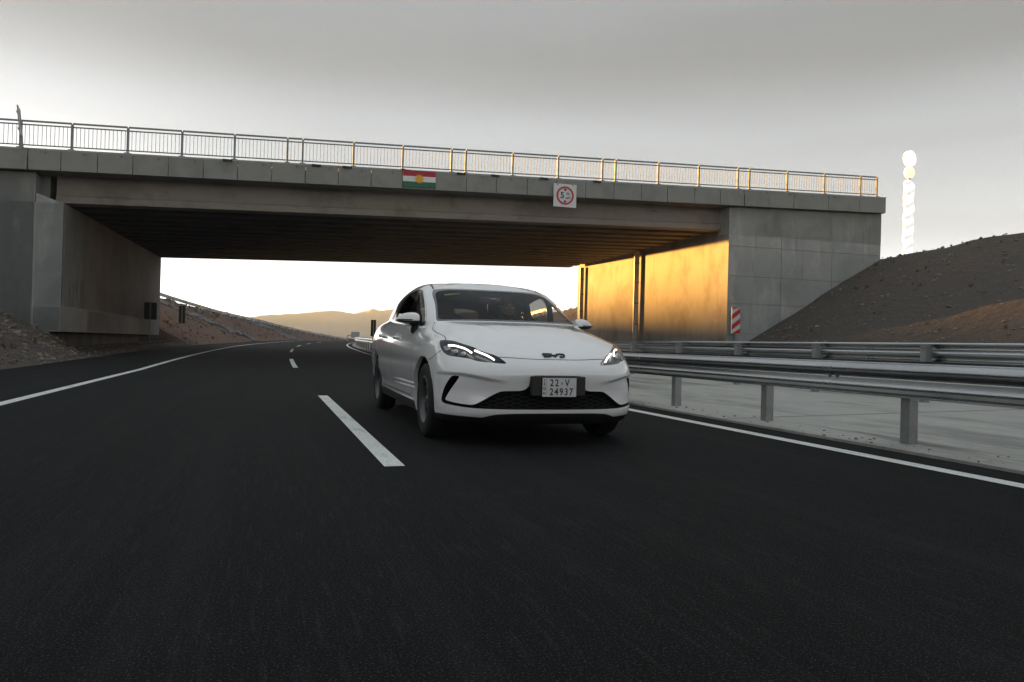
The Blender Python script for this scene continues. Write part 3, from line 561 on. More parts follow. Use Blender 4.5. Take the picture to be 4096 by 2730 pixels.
def scatter(n, x0, x1, y0, y1, smin, smax, seed, cond=None, pw=3.):
    rg = np.random.default_rng(seed); y = rg.uniform(y0, y1, n); x = rg.uniform(x0, x1, n) + cx(y); z = terrain(x, y); s = smin + (smax - smin) * rg.random(n) ** pw
    k = np.ones(n, bool) if cond is None else cond(x, y, z); return np.stack([x, y, z], 1)[k], s[k]
p, s = scatter(9000, -12, -5.45, 9, 29, .012, .11, 2, pw=4.); tag(rock_mesh('loose_gravel', p, s, M['stone']), 'loose stones and gravel covering the slope by the left abutment', 'gravel', kind='stuff')
p, s = scatter(5000, -16, -5.6, 52.5, 130, .03, .16, 3, pw=4.); tag(rock_mesh('loose_gravel', p, s, M['stone']), 'scattered stones over the reddish slope beyond the left abutment', 'gravel', kind='stuff')
p, s = scatter(7000, 17.8, 33, 8, 27.0, .015, .10, 4, pw=5.); tag(rock_mesh('loose_gravel', p, s, M['stone']), 'stones and clods scattered over the dark right slope', 'gravel', kind='stuff')
p, s = scatter(3000, 20, 32, 52.5, 100, .03, .16, 5, pw=4.); tag(rock_mesh('loose_gravel', p, s, M['stone']), 'stones on the slope seen between car and sunlit abutment', 'gravel', kind='stuff')
p, s = scatter(900, -6.9, -5.5, 28.8, 52, .02, .09, 15, pw=3.); tag(rock_mesh('loose_gravel', p, s, M['stone']), 'gravel strewn along the foot of the left abutment plinth', 'gravel', kind='stuff')
rg = np.random.default_rng(51); n = 900; yy = rg.uniform(2, 45, n); tt_ = 5.26 + np.abs(rg.normal(0, .35, n)); p = np.stack([tt_ + cx(yy), yy, rz(yy) + .03], 1); tag(rock_mesh('loose_gravel', p, .006 + .022 * rg.random(n) ** 4, M['stone'], seed=52), 'small stones and grit lying along the kerb of the median', 'gravel', kind='stuff')
def drain(label, a, b, w, seed):
    rg = np.random.default_rng(seed); n = 700; u = rg.random(n); t = a[0] + (b[0] - a[0]) * u + rg.normal(0, w * .3, n); y = a[1] + (b[1] - a[1]) * u + rg.normal(0, w * .3, n)
    x = t + cx(y); z = terrain(x, y) + .05; tag(rock_mesh('riprap_drain', np.stack([x, y, z], 1), rg.uniform(.12, .30, n), M['riprap'], seed=seed), label, 'stones', kind='stuff')
drain('band of grey rip-rap stones running down the left slope, nearer one', (-13.2, 69), (-5.9, 88), .8, 21)
drain('band of grey rip-rap stones running down the left slope, farther one', (-10.5, 108), (-5.9, 124), .9, 22)
# grass tufts on the green crown of the left slope
M['grass'] = mat('grass_blades', (.09, .10, .03), .9, noise=[(.5, 3, (.17, .14, .05), .4, .7, ONE)])
rg = np.random.default_rng(31); n = 5200; y = rg.uniform(88, 215, n); t = np.array([crestL(q) for q in y]) - 1.1 - rg.random(n) ** 1.3 * 7; x = t + cx(y); z = terrain(x, y)
V = []; F = []
for i in range(n):
    hgt = rg.uniform(.12, .42) * (1.5 if rg.random() < .05 else 1); w = hgt * .5; o = len(V)
    for q in range(3):
        a_ = rg.uniform(0, 6.28); dx, dy = math.cos(a_) * w, math.sin(a_) * w; o = len(V)
        V += [(x[i] - dy * .5, y[i] + dx * .5, z[i] - .03), (x[i] + dy * .5, y[i] - dx * .5, z[i] - .03), (x[i] + dx, y[i] + dy, z[i] + hgt)]; F.append((o, o + 1, o + 2))
tag(MB().add(V, F).build('grass', M['grass'], fix=False), 'green grass along the crown of the left embankment', 'grass', kind='stuff')

# dry scrub dotted over the banks
M['scrub'] = mat('dry_scrub', (.13, .105, .06), .95, noise=[(2, 3, (.07, .075, .035), .45, .65, ONE)])
def scrub(label, n, x0, x1, y0, y1, seed, hmax):
    rg = np.random.default_rng(seed); yy = rg.uniform(y0, y1, n); xx = rg.uniform(x0, x1, n) + cx(yy); zz = terrain(xx, yy); V = []; F = []
    for i in range(n):
        if zz[i] < rz(yy[i]) + .25: continue
        for q in range(16):
            a_ = rg.uniform(0, 6.28); h_ = hmax * rg.uniform(.4, 1.); l_ = h_ * rg.uniform(.2, .8); w_ = .012 + .012 * rg.random(); c_, s_ = math.cos(a_), math.sin(a_); o = len(V); bx_, by_ = rg.normal(0, hmax * .18, 2)
            V += [(xx[i] + bx_ - s_ * w_, yy[i] + by_ + c_ * w_, zz[i] - .03), (xx[i] + bx_ + s_ * w_, yy[i] + by_ - c_ * w_, zz[i] - .03), (xx[i] + bx_ + c_ * l_, yy[i] + by_ + s_ * l_, zz[i] + h_)]; F.append((o, o + 1, o + 2))
    tag(MB().add(V, F).build('dry_scrub', M['scrub'], fix=False), label, 'scrub', kind='stuff')
scrub('sparse dry scrub on the dark right slope', 60, 18.2, 32, 9, 26.8, 41, .16); scrub('sparse dry scrub on the gravel slope at the far left', 120, -12, -6, 10, 28, 42, .22); scrub('sparse dry scrub on the slope beyond the left abutment', 260, -16, -6, 53, 130, 43, .32)

# ------------------------------------------------------------------ the car
# ---- control net of the car body: columns run from nose centre round the corner to the tail centre, rows from sill to belt ----
COLS=[
 [(.12,0,.19),(.045,0,.265),(.03,0,.325),(.03,0,.46),(.0,0,.60),(.025,0,.68),(.11,0,.765),(.55,0,.957),(1.08,0,1.055)],
 [(.135,.25,.19),(.06,.25,.265),(.045,.25,.325),(.045,.25,.46),(.018,.25,.60),(.045,.25,.68),(.127,.255,.767),(.56,.25,.955),(1.09,.25,1.054)],
 [(.17,.45,.19),(.10,.45,.262),(.085,.45,.325),(.08,.45,.46),(.058,.45,.595),(.095,.455,.685),(.19,.455,.782),(.60,.44,.95),(1.12,.43,1.052)],
 [(.25,.63,.19),(.18,.64,.258),(.17,.65,.325),(.155,.655,.46),(.145,.655,.59),(.195,.66,.69),(.335,.65,.81),(.70,.61,.95),(1.18,.575,1.05)],
 [(.36,.77,.195),(.29,.78,.255),(.28,.79,.325),(.265,.795,.46),(.265,.795,.585),(.33,.79,.70),(.49,.765,.838),(.83,.70,.948),(1.245,.675,1.046)],
 [(.48,.85,.20),(.42,.86,.255),(.40,.866,.325),(.388,.869,.46),(.392,.869,.58),(.46,.862,.70),(.615,.838,.845),(.94,.765,.932),(1.29,.73,1.042)],
 [(.62,.885,.205),(.59,.897,.255),(.575,.907,.325),(.57,.911,.46),(.575,.911,.58),(.625,.902,.70),(.76,.868,.845),(1.04,.796,.928),(1.325,.752,1.035)],
 [(.92,.90,.205),(.92,.912,.255),(.92,.924,.33),(.92,.932,.46),(.92,.936,.58),(.93,.931,.70),(.98,.894,.835),(1.15,.822,.926),(1.37,.772,1.02)],
 [(1.30,.90,.205),(1.30,.912,.255),(1.30,.924,.33),(1.30,.934,.46),(1.30,.940,.58),(1.30,.940,.70),(1.31,.915,.82),(1.35,.866,.92),(1.45,.80,1.0)],
 [(1.70,.90,.21),(1.70,.913,.26),(1.70,.925,.335),(1.70,.935,.46),(1.70,.942,.58),(1.70,.945,.70),(1.70,.93,.815),(1.70,.89,.918),(1.70,.83,1.002)],
 [(2.2,.90,.215),(2.2,.915,.265),(2.2,.925,.335),(2.2,.937,.46),(2.2,.945,.58),(2.2,.948,.70),(2.2,.937,.82),(2.2,.898,.93),(2.2,.845,1.02)],
 [(2.6,.90,.215),(2.6,.915,.265),(2.6,.925,.335),(2.6,.937,.46),(2.6,.946,.58),(2.6,.949,.70),(2.6,.94,.83),(2.6,.901,.945),(2.6,.845,1.04)],
 [(3.1,.90,.22),(3.1,.915,.27),(3.1,.925,.34),(3.1,.937,.46),(3.1,.947,.58),(3.1,.95,.70),(3.1,.943,.84),(3.1,.905,.965),(3.1,.838,1.068)],
 [(3.4,.895,.22),(3.4,.91,.27),(3.4,.923,.34),(3.4,.937,.46),(3.4,.948,.58),(3.4,.952,.71),(3.4,.945,.85),(3.4,.905,.985),(3.4,.82,1.09)],
 [(3.74,.885,.225),(3.74,.90,.275),(3.74,.917,.345),(3.74,.933,.465),(3.74,.946,.585),(3.74,.951,.715),(3.74,.943,.86),(3.73,.893,1.003),(3.70,.79,1.105)],
 [(4.13,.865,.23),(4.14,.88,.28),(4.15,.897,.35),(4.15,.914,.47),(4.15,.925,.59),(4.15,.93,.72),(4.14,.918,.87),(4.12,.862,1.02),(4.02,.74,1.118)],
 [(4.42,.79,.23),(4.45,.805,.28),(4.48,.825,.35),(4.50,.845,.47),(4.51,.855,.59),(4.51,.86,.72),(4.50,.845,.88),(4.46,.77,1.035),(4.26,.64,1.12)],
 [(4.62,.54,.23),(4.66,.55,.28),(4.70,.56,.35),(4.72,.57,.47),(4.73,.575,.59),(4.73,.575,.72),(4.72,.565,.88),(4.68,.51,1.05),(4.40,.42,1.125)],
 [(4.68,0,.23),(4.72,0,.28),(4.75,0,.35),(4.77,0,.47),(4.78,0,.59),(4.78,0,.72),(4.77,0,.9),(4.74,0,1.065),(4.46,0,1.13)],
]
R10=[(1.985,0,1.432),(1.99,.25,1.431),(2.005,.42,1.427),(2.03,.52,1.42),(2.055,.575,1.414),(2.075,.602,1.412),(2.10,.622,1.415),(2.13,.64,1.422),(2.18,.655,1.431),(2.26,.665,1.44),
 (2.45,.672,1.449),(2.68,.675,1.448),(3.1,.668,1.424),(3.4,.66,1.396),(3.68,.648,1.36),(3.88,.62,1.33),(3.95,.52,1.33),(3.97,.28,1.34),(3.98,0,1.345)]
X12=[2.25,2.27,2.30,2.34,2.38,2.42,2.46,2.5,2.55,2.6,2.72,2.84,3.08,3.25,3.36,3.43,3.5,3.55,3.6]
def spz(x): return np.interp(x,[2.0,2.15,2.3,2.5,2.7,2.9,3.1,3.3,3.5,3.7,3.98],[1.445,1.485,1.508,1.522,1.527,1.522,1.508,1.486,1.452,1.412,1.345])
def cubic(t,Y,x):
    # natural-ish cubic spline, Y (n,k)
    n=len(t);h=np.diff(t);A=np.zeros((n,n));B=np.zeros((n,)+Y.shape[1:])
    A[0,0]=A[-1,-1]=1
    for i in range(1,n-1):
        A[i,i-1]=h[i-1];A[i,i]=2*(h[i-1]+h[i]);A[i,i+1]=h[i]
        B[i]=6*((Y[i+1]-Y[i])/h[i]-(Y[i]-Y[i-1])/h[i-1])
    M=np.linalg.solve(A,B.reshape(n,-1)).reshape(B.shape)
    k=np.clip(np.searchsorted(t,x,side='right')-1,0,n-2)
    a=(t[k+1]-x)/h[k];b=(x-t[k])/h[k];hh=(h[k]**2/6)
    sh=(-1,)+(1,)*(Y.ndim-1)
    a,b,hh=a.reshape(sh),b.reshape(sh),hh.reshape(sh)
    return a*Y[k]+b*Y[k+1]+((a**3-a)*M[k]+(b**3-b)*M[k+1])*hh
def net():
    P=np.array(COLS,float)                  # 19 x 9 x 3
    r10=np.array(R10,float);r8=P[:,8]
    r12=np.array([(x,0,spz(x)) for x in X12])
    r9=.5*(r8+r10);
    # bulge of the glass, outward
    n=np.zeros_like(r9)
    for j in range(19):
        front=max(0,1-j/6.);side=min(1,max(0,(j-4)/4.))*min(1,max(0,(16.5-j)/3.));rear=max(0,(j-14)/4.)
        n[j]=(-.018*front+.02*rear,.028*side,.022*front+.006*side+.02*rear)
    r9=r9+n
    r11=.5*(r10+r12);r11[:,2]=r10[:,2]+.76*(r12[:,2]-r10[:,2]);r11[:,1]=r10[:,1]*.55
    return P,np.stack([r8,r9,r10,r11,r12],1)
def dense_rows(P,us):
    # spline each row through the columns with mirrored ghosts at both ends
    m=np.array([1,-1,1])
    Q=np.concatenate([P[3:0:-1]*m,P,P[-2:-5:-1]*m],0)
    d=np.linalg.norm(np.diff(Q[:,:9],axis=0),axis=2).mean(1)**.75
    t=np.concatenate([[0],np.cumsum(d)])
    tu=np.interp(us,np.arange(-3,len(P)+3),t)
    return cubic(t,Q,tu)
smooth=smoothstep
def detail(S):
    # pressed creases of bumper, hood and doors
    X,w,Z=S[...,0].copy(),S[...,1].copy(),S[...,2].copy()
    # cheek under the bumper crease
    zc=.545+.055*smooth(.40,.8,w)
    a=.040*smooth(.36,.66,w)*(1-smooth(.44,.54,X))
    below=smooth(zc+.004,zc-.022,Z)*smooth(.30,.48,Z)
    S[...,0]+=a*below
    # shallow crease line along hood
    for (w0,w1,am) in ((.50,.30,.006),):
        hx=smooth(.28,.6,X)*(1-smooth(.75,1.0,X))
        wl=w1+(w0-w1)*np.clip((X-.25)/.8,0,1)
        S[...,2]+=am*hx*(np.exp(-((w-wl)/.05)**2)*np.where(w>wl,1,1)+.6*smooth(wl+.02,wl-.10,w)*smooth(.0,.25,w))*(S[...,2]>.75)
    # door crease
    side=smooth(.85,.9,w)*smooth(1.0,1.25,X)*(1-smooth(3.9,4.2,X))
    S[...,1]-=side*.010*np.exp(-((Z-.66)/.05)**2)
    S[...,1]-=side*.016*np.exp(-((Z-.40)/.06)**2)
    return S
def surf(step=40,vstep=24):
    P,G=net()
    us=np.linspace(0,18,18*step+1)
    out=[]
    for T,nv in ((P,8),(G,4)):
        D=dense_rows(T,us)
        vs=np.linspace(0,nv,nv*vstep+1)
        S=np.zeros((len(us),len(vs),3))
        for i in range(len(us)):
            c=D[i];d=np.linalg.norm(np.diff(c,axis=0),axis=1)**.6
            t=np.concatenate([[0],np.cumsum(d)])
            S[i]=cubic(t,c,np.interp(vs,np.arange(nv+1),t))
        if nv==8:S=detail(S)
        out.append((us,vs,S))
    return out
CARX, CARY = 2.2707, 5.5464            # centre of the front bumper on the road
car = empty('car', (CARX, CARY, 0)); tag(car, 'white four-door saloon with lit headlights driving towards the camera', 'car')
def paint_mat():
    m = mat('white_paint', (.90, .905, .91), .16, coat=1., spec=.5)
    n = m.node_tree; p = n.nodes['Principled BSDF']; p.inputs['Coat IOR'].default_value = 1.75; tc = n.nodes.new('ShaderNodeTexCoord')
    # road grime: tiny dark specks, denser low down at the nose
    vo = n.nodes.new('ShaderNodeTexVoronoi'); vo.inputs['Scale'].default_value = 26; n.links.new(tc.outputs['Object'], vo.inputs['Vector'])
    ms = n.nodes.new('ShaderNodeMapRange'); ms.inputs[1].default_value = .075; ms.inputs[2].default_value = .055; n.links.new(vo.outputs['Distance'], ms.inputs[0])
    sx = n.nodes.new('ShaderNodeSeparateColor'); n.links.new(vo.outputs['Color'], sx.inputs[0])
    gt_ = n.nodes.new('ShaderNodeMath'); gt_.operation = 'GREATER_THAN'; gt_.inputs[1].default_value = .66; n.links.new(sx.outputs[0], gt_.inputs[0])
    sep = n.nodes.new('ShaderNodeSeparateXYZ'); n.links.new(tc.outputs['Object'], sep.inputs[0])
    fy = n.nodes.new('ShaderNodeMapRange'); fy.inputs[1].default_value = .32; fy.inputs[2].default_value = .16; n.links.new(sep.outputs[1], fy.inputs[0])
    a1 = n.nodes.new('ShaderNodeMath'); a1.operation = 'MULTIPLY'; n.links.new(ms.outputs[0], a1.inputs[0]); n.links.new(gt_.outputs[0], a1.inputs[1])
    a2 = n.nodes.new('ShaderNodeMath'); a2.operation = 'MULTIPLY'; n.links.new(a1.outputs[0], a2.inputs[0]); n.links.new(fy.outputs[0], a2.inputs[1])
    mx = n.nodes.new('ShaderNodeMix'); mx.data_type = 'RGBA'; mx.inputs[7].default_value = (.06, .05, .045, 1)
    n.links.new(a2.outputs[0], mx.inputs[0]); n.links.new(p.inputs['Base Color'].links[0].from_socket, mx.inputs[6])
    # faint dust film low on the body
    du = n.nodes.new('ShaderNodeMapRange'); du.inputs[1].default_value = .55; du.inputs[2].default_value = .18; du.inputs[4].default_value = .25; n.links.new(sep.outputs[2], du.inputs[0])
    ns = n.nodes.new('ShaderNodeTexNoise'); ns.inputs['Scale'].default_value = 5; ns.inputs['Detail'].default_value = 5; n.links.new(tc.outputs['Object'], ns.inputs['Vector'])
    dm = n.nodes.new('ShaderNodeMath'); dm.operation = 'MULTIPLY'; n.links.new(du.outputs[0], dm.inputs[0]); n.links.new(ns.outputs[0], dm.inputs[1])
    m2 = n.nodes.new('ShaderNodeMix'); m2.data_type = 'RGBA'; m2.inputs[7].default_value = (.42, .38, .33, 1)
    n.links.new(dm.outputs[0], m2.inputs[0]); n.links.new(mx.outputs[2], m2.inputs[6]); n.links.new(m2.outputs[2], p.inputs['Base Color'])
    return m
M['paint'] = paint_mat()
M['gloss_black'] = mat('gloss_black', (.008, .008, .008), .12, coat=.6)
M['plastic'] = mat('black_plastic', (.014, .014, .015), .5, bump=(220, .15, .002, 2))
M['mesh_black'] = mat('grille_black', (.004, .004, .004), .6, spec=.2)
M['bar_black'] = mat('bar_black', (.010, .010, .010), .5, spec=.3)
M['interior'] = mat('interior_trim', (.022, .021, .021), .8)
M['seat'] = mat('seat_fabric', (.075, .072, .07), .9, bump=(120, .2, .003, 2))
M['chrome'] = mat('chrome', (.75, .75, .75), .12, metal=1.)
M['rubber'] = mat('tyre_rubber', (.014, .014, .014), .75, bump=(60, .2, .004, 2), noise=[(5, 3, (.024, .022, .02), .5, .7, ONE)])
M['rim'] = mat('steel_rim', (.06, .06, .063), .45, metal=.5, noise=[(8, 4, (.06, .06, .06), .5, .7, ONE)])
M['rim_edge'] = mat('rim_edge', (.13, .13, .135), .45, metal=.6)
M['led'] = mat('led_strip', (1, 1, 1), .3, emit=((1., .97, .92), .45))
M['reflector'] = mat('lamp_reflector', (.30, .30, .31), .3, metal=.9)
M['lamp_black'] = mat('lamp_housing', (.02, .02, .022), .25)
M['windscreen'] = glass('windscreen_glass', (.70, .72, .72), refl=.36); M['clear_glass'] = glass('clear_glass', (.80, .82, .80), refl=.6); M['privacy'] = glass('privacy_glass', (.06, .06, .06), refl=.7); M['tint'] = glass('tinted_glass', (.34, .35, .34), refl=.6); M['lens'] = glass('lens_glass', (.95, .95, .95), ior=1.45)

SURF = surf()
def grid_normals(S):
    du = np.gradient(S, axis=0); dv = np.gradient(S, axis=1); n = np.cross(du, dv); l = np.linalg.norm(n, axis=-1, keepdims=True)
    n = n / np.maximum(l, 1e-9); bad = l[..., 0] < 1e-9
    return n
NORM = []
for (us_, vs_, S_) in SURF:
    n = grid_normals(S_); c = S_ - np.array([2.4, 0, .6]); n *= np.sign((n * c).sum(-1))[len(us_) // 2, len(vs_) // 3]
    for e, q in ((0, 1), (-1, -2)): n[e] = n[q]; n[e, :, 1] = 0; n[e] /= np.linalg.norm(n[e], axis=-1, keepdims=True)
    if len(vs_) < 120: n[:, -1] = np.array([0, 0, 1.]); 
    NORM.append(n)
def sev(k, uv, arr=None):       # bilinear lookup of surface k at (u,v)
    us_, vs_, S_ = SURF[k]; G = S_ if arr is None else arr
    uv = np.atleast_2d(np.asarray(uv, float)); a = np.clip(uv[:, 0] / 18 * (len(us_) - 1), 0, len(us_) - 1.0001); b = np.clip(uv[:, 1] / vs_[-1] * (len(vs_) - 1), 0, len(vs_) - 1.0001)
    i = a.astype(int); j = b.astype(int); fa = (a - i)[:, None]; fb = (b - j)[:, None]
    return (G[i, j] * (1 - fa) + G[i + 1, j] * fa) * (1 - fb) + (G[i, j + 1] * (1 - fa) + G[i + 1, j + 1] * fa) * fb
def snorm(k, uv): n = sev(k, uv, NORM[k]); return n / np.linalg.norm(n, axis=1, keepdims=True)
def chaikin(p, it=2, closed=True):
    p = np.array(p, float)
    for _ in range(it):
        q = np.roll(p, -1, 0) if closed else None
        if closed: p = np.stack([.75 * p + .25 * q, .25 * p + .75 * q], 1).reshape(-1, 2)
        else: a, b = p[:-1], p[1:]; p = np.concatenate([p[:1], np.stack([.75 * a + .25 * b, .25 * a + .75 * b], 1).reshape(-1, 2), p[-1:]])
    return p
def buffer_line(k, pts, half, it=2):  # polyline in uv -> thin polygon of real width on the surface
    p = chaikin(pts, it, False); L, Rr = [], []
    for i in range(len(p)):
        t = p[min(i + 1, len(p) - 1)] - p[max(i - 1, 0)]
        e = .02; Su = (sev(k, p[i] + (e, 0)) - sev(k, p[i] - (e, 0)))[0] / (2 * e); Sv = (sev(k, p[i] + (0, e)) - sev(k, p[i] - (0, e)))[0] / (2 * e)
        T = Su * t[0] + Sv * t[1]; n = snorm(k, p[i])[0]; b = np.cross(n, T); b /= max(np.linalg.norm(b), 1e-9)
        A = np.stack([Su, Sv], 1); d = np.linalg.lstsq(A, b * half, rcond=None)[0]
        L.append(p[i] + d); Rr.append(p[i] - d)
    return np.array(L + Rr[::-1])
def inpoly(P, poly):
    x, y = P[:, 0], P[:, 1]; r = np.zeros(len(P), bool); n = len(poly); j = n - 1
    for i in range(n):
        a, b = poly[i], poly[j]; c = ((a[1] > y) != (b[1] > y)); dy = (b[1] - a[1]); dy = dy if abs(dy) > 1e-12 else 1e-12
        r ^= c & (x < (b[0] - a[0]) * (y - a[1]) / dy + a[0]); j = i
    return r
def side_uv(X, Z, lo=5.5, hi=16.5):   # side-view position -> uv on the lower body
    us_, vs_, S_ = SURF[0]; i0, i1 = int(lo * 40), int(hi * 40); G = S_[i0:i1]; d = np.hypot(G[..., 0] - X, G[..., 2] - Z); i, j = np.unravel_index(np.argmin(d), d.shape)
    return (us_[i0 + i], vs_[j])
def tessellate(k, gu, gv, loops):
    """constrained triangulation of surface k in uv; every loop edge becomes a mesh edge"""
    su, sv = 1 / (gu[5] - gu[4]), 1 / (gv[1] - gv[0])
    base = np.array([(a, b) for a in gu for b in gv]); V = [base]; E = []; n = len(base)
    for lp in loops:
        lp = np.clip(np.asarray(lp, float), [0, 0], [18, SURF[k][1][-1]]); dd = [lp[0]]
        for i in range(len(lp)):
            a, b = lp[i], lp[(i + 1) % len(lp)]; m = max(1, int(np.hypot((b[0] - a[0]) * su, (b[1] - a[1]) * sv) / 1.2)); dd += [a + (b - a) * q / m for q in range(1, m + 1)]
        dd = np.array(dd[:-1]); V.append(dd); E += [(n + i, n + (i + 1) % len(dd)) for i in range(len(dd))]; n += len(dd)
    V = np.concatenate(V); sc = np.array([su, sv])
    vo, eo, fo, *_ = delaunay_2d_cdt([Vector((p[0] * su, p[1] * sv)) for p in V], E, [], 0, 1e-4)
    UV = np.array([(p.x, p.y) for p in vo]) / sc; T = np.array([f[:] for f in fo]); return UV, T
def components(T, keep):
    par = np.arange(T.max() + 1)
    def find(a):
        while par[a] != a: par[a] = par[par[a]]; a = par[a]
        return a
    for t in T[keep]:
        a = find(t[0])
        for q in t[1:]:
            b = find(q)
            if a != b: par[b] = a
    return np.array([find(t[0]) for t in T])
def emit_part(name, k, UV, T, m, off=0., sides=(1, -1), parent=None, label=None, joined=False, flat=False):
    ids = np.unique(T); rm = np.full(len(UV), -1); rm[ids] = np.arange(len(ids)); uv = UV[ids]; P = sev(k, uv); N = snorm(k, uv); P = P + N * (off if np.isscalar(off) else off[ids][:, None]); t = rm[T]
    # orient triangles along the normal
    fn = np.cross(P[t[:, 1]] - P[t[:, 0]], P[t[:, 2]] - P[t[:, 0]]); fl = (fn * N[t].mean(1)).sum(1) < 0; t[fl] = t[fl][:, ::-1]
    objs = []; sets = []
    for s in sides:   # s=-1: car's right side, W negative
        Q = np.stack([s * P[:, 1], P[:, 0], P[:, 2]], 1); NN = np.stack([s * N[:, 1], N[:, 0], N[:, 2]], 1); sets.append((Q, NN, t if s == -1 else t[:, ::-1]))
    if joined: sets = [(np.concatenate([a[0] for a in sets]), np.concatenate([a[1] for a in sets]), np.concatenate([sets[0][2], sets[1][2] + len(sets[0][0])]))]
    for Q, NN, tt_ in sets:
        fn = np.cross(Q[tt_[:, 1]] - Q[tt_[:, 0]], Q[tt_[:, 2]] - Q[tt_[:, 0]]); fl = (fn * NN[tt_].mean(1)).sum(1) < 0; tt_ = tt_.copy(); tt_[fl] = tt_[fl][:, ::-1]
        me = bpy.data.meshes.new(name); me.from_pydata(Q.tolist(), [], tt_.tolist()); me.polygons.foreach_set('use_smooth', [True] * len(tt_)); me.update()
        if not flat: me.normals_split_custom_set_from_vertices(NN.tolist())
        me.materials.append(m); o = bpy.data.objects.new(name, me); COL.objects.link(o); o.parent = parent or car
        if label: o['label'] = label
        objs.append(o)
    return objs
def wall(name, k, loop, o0, o1, m, sides=(1, -1), parent=None):   # return flange along a cut edge
    loop = np.clip(np.asarray(loop, float), [0, 0], [18, 99]); P = sev(k, loop); N = snorm(k, loop); out = []; z0 = loop[:, 0] <= 0
    for s in sides:
        A = [(s * p[1], p[0], p[2]) for p in P + N * o0]; B = [(s * p[1], p[0], p[2]) for p in P + N * o1]; n = len(A)
        out.append(MB().add(A + B, [(i, (i + 1) % n, n + (i + 1) % n, n + i) for i in range(n) if not (z0[i] and z0[(i + 1) % n])]).build(name, m, parent or car, smooth=True))
    return out
# --- outlines on the lower body, in (u,v) of the skin
HL = [(5.125, 6.125), (4.825, 6.167), (4.55, 6.167), (4.025, 6.167), (3.525, 6.125), (3.075, 6.083), (2.725, 6.0), (2.4, 5.833), (2.175, 5.667), (2.0, 5.458), (1.8, 5.083), (1.85, 5.0), (2.325, 5.042), (2.8, 5.083), (2.95, 5.125), (3.125, 5.208), (3.55, 5.208), (4.125, 5.208), (4.475, 5.25), (4.775, 5.375), (5.0, 5.583), (5.175, 5.875)]
GR = [(-1, 3.98), (-.4, 3.98), (.5, 3.98), (.78, 3.97), (.88, 3.93), (.925, 3.83), (.95, 3.07), (1.9, 3.045), (2.075, 2.99), (2.325, 2.792), (2.675, 2.458), (2.93, 2.235), (3.1, 2.17), (3.3, 2.167), (4.525, 2.333), (4.66, 2.40), (4.63, 2.5), (4.1, 3.125), (3.72, 3.77), (3.72, 3.9), (3.875, 3.93), (4.05, 3.94), (4.275, 3.792), (4.625, 3.292), (4.875, 2.792), (5.04, 2.417), (5.0, 2.25), (4.775, 2.14), (3.975, 2.06), (3.275, 1.955), (2.775, 1.90), (2.25, 1.885), (1.425, 1.89), (.4, 1.9), (-.4, 1.91), (-1, 1.91)]
HLp = chaikin(HL); GRp = chaikin(GR)
BLp = np.concatenate([chaikin([(6.6, 1.0), (5.875, 1.0), (4.725, 1.0), (3.55, .93), (2.775, .80), (2.675, .83), (2.375, 1.08), (2.1, 1.27), (1.4, 1.36), (.4, 1.39), (-.2, 1.40)], 2, False), [(-.2, -.2), (6.6, -.2)]])
def arch(X0, r, z0=.332):
    pts = [side_uv(X0 + r * math.cos(a), z0 + r * math.sin(a)) for a in np.linspace(R(-22), R(202), 44)]
    return pts
AF = arch(.925, .388); AR = arch(3.745, .392)
def close_arch(p): return np.array(p + [(p[-1][0], -.3), (p[0][0], -.3)])
AFp, ARp = close_arch(AF), close_arch(AR)
SILL = [side_uv(1.27, .285), side_uv(1.6, .292), side_uv(2.2, .30), side_uv(2.8, .305), side_uv(3.38, .315)]
SLp = np.array(SILL + [(SILL[-1][0], -.3), (SILL[0][0], -.3)])
REARB = np.array([side_uv(4.08, .34), (15.5, 2.0), (16.2, 1.9), (17, 1.9), (18.2, 1.9), (18.2, -.3), (side_uv(4.08, .34)[0], -.3)])
TL = chaikin([(15.9, 6.9), (16.5, 6.95), (17.2, 6.9), (17.8, 6.86), (18.4, 6.85), (19, 6.85), (19, 6.2), (18.4, 6.2), (17.8, 6.15), (17.2, 6.1), (16.4, 6.0), (15.95, 6.2)])
gapw = .0035
GAPS = [buffer_line(0, p, gapw) for p in (
    [(-.1, 5.55), (.55, 5.545), (1.15, 5.565), (1.625, 5.565), (2.06, 5.52)],
    [(4.55, 6.1), (4.55, 6.292), (4.625, 6.458), (4.85, 6.625), (5.25, 6.95), (6.1, 7.25), (6.42, 7.375), (6.45, 7.55), (6.2, 7.75), (5.7, 7.9), (5.5, 8.05)],
    [(5.0, 5.49), (5.675, 5.25), (6.275, 5.0), (6.6, 4.75), (6.75, 4.6)],
    [(8.55, 8.1)] + [side_uv(*q) for q in ((1.54, .98), (1.47, .92), (1.44, .82), (1.44, .62), (1.455, .42), (1.48, .345), (1.56, .332))],
    [(10.75, 8.1)] + [side_uv(*q) for q in ((2.51, 1.0), (2.52, .93), (2.54, .8), (2.545, .6), (2.54, .45), (2.51, .36), (2.505, .325))],
    [(13.05, 8.1)] + [side_uv(*q) for q in ((3.44, 1.05), (3.44, .95), (3.40, .82), (3.33, .70), (3.29, .58), (3.27, .42), (3.24, .36), (3.15, .335))],
    [side_uv(*q) for q in ((1.50, .333), (1.9, .334), (2.5, .337), (2.9, .340), (3.2, .343))],
    [(14.4, 8.1), (15.0, 7.6), (15.6, 7.3), (16.2, 7.15), (18.2, 7.1)],
)]
gu = np.concatenate([np.arange(0, 7, .07), np.arange(7, 10, .09), np.arange(10, 18.01, .125)]); gu[-1] = 18.; gv_ = np.linspace(0, 8, 81)
UV, T = tessellate(0, gu, gv_, [HLp, GRp, BLp, AFp, ARp, SLp, REARB, TL] + GAPS)
cen = UV[T].mean(1); lab = np.zeros(len(T), int)
for i, pl in enumerate((BLp, SLp, REARB)): lab[inpoly(cen, pl)] = 1
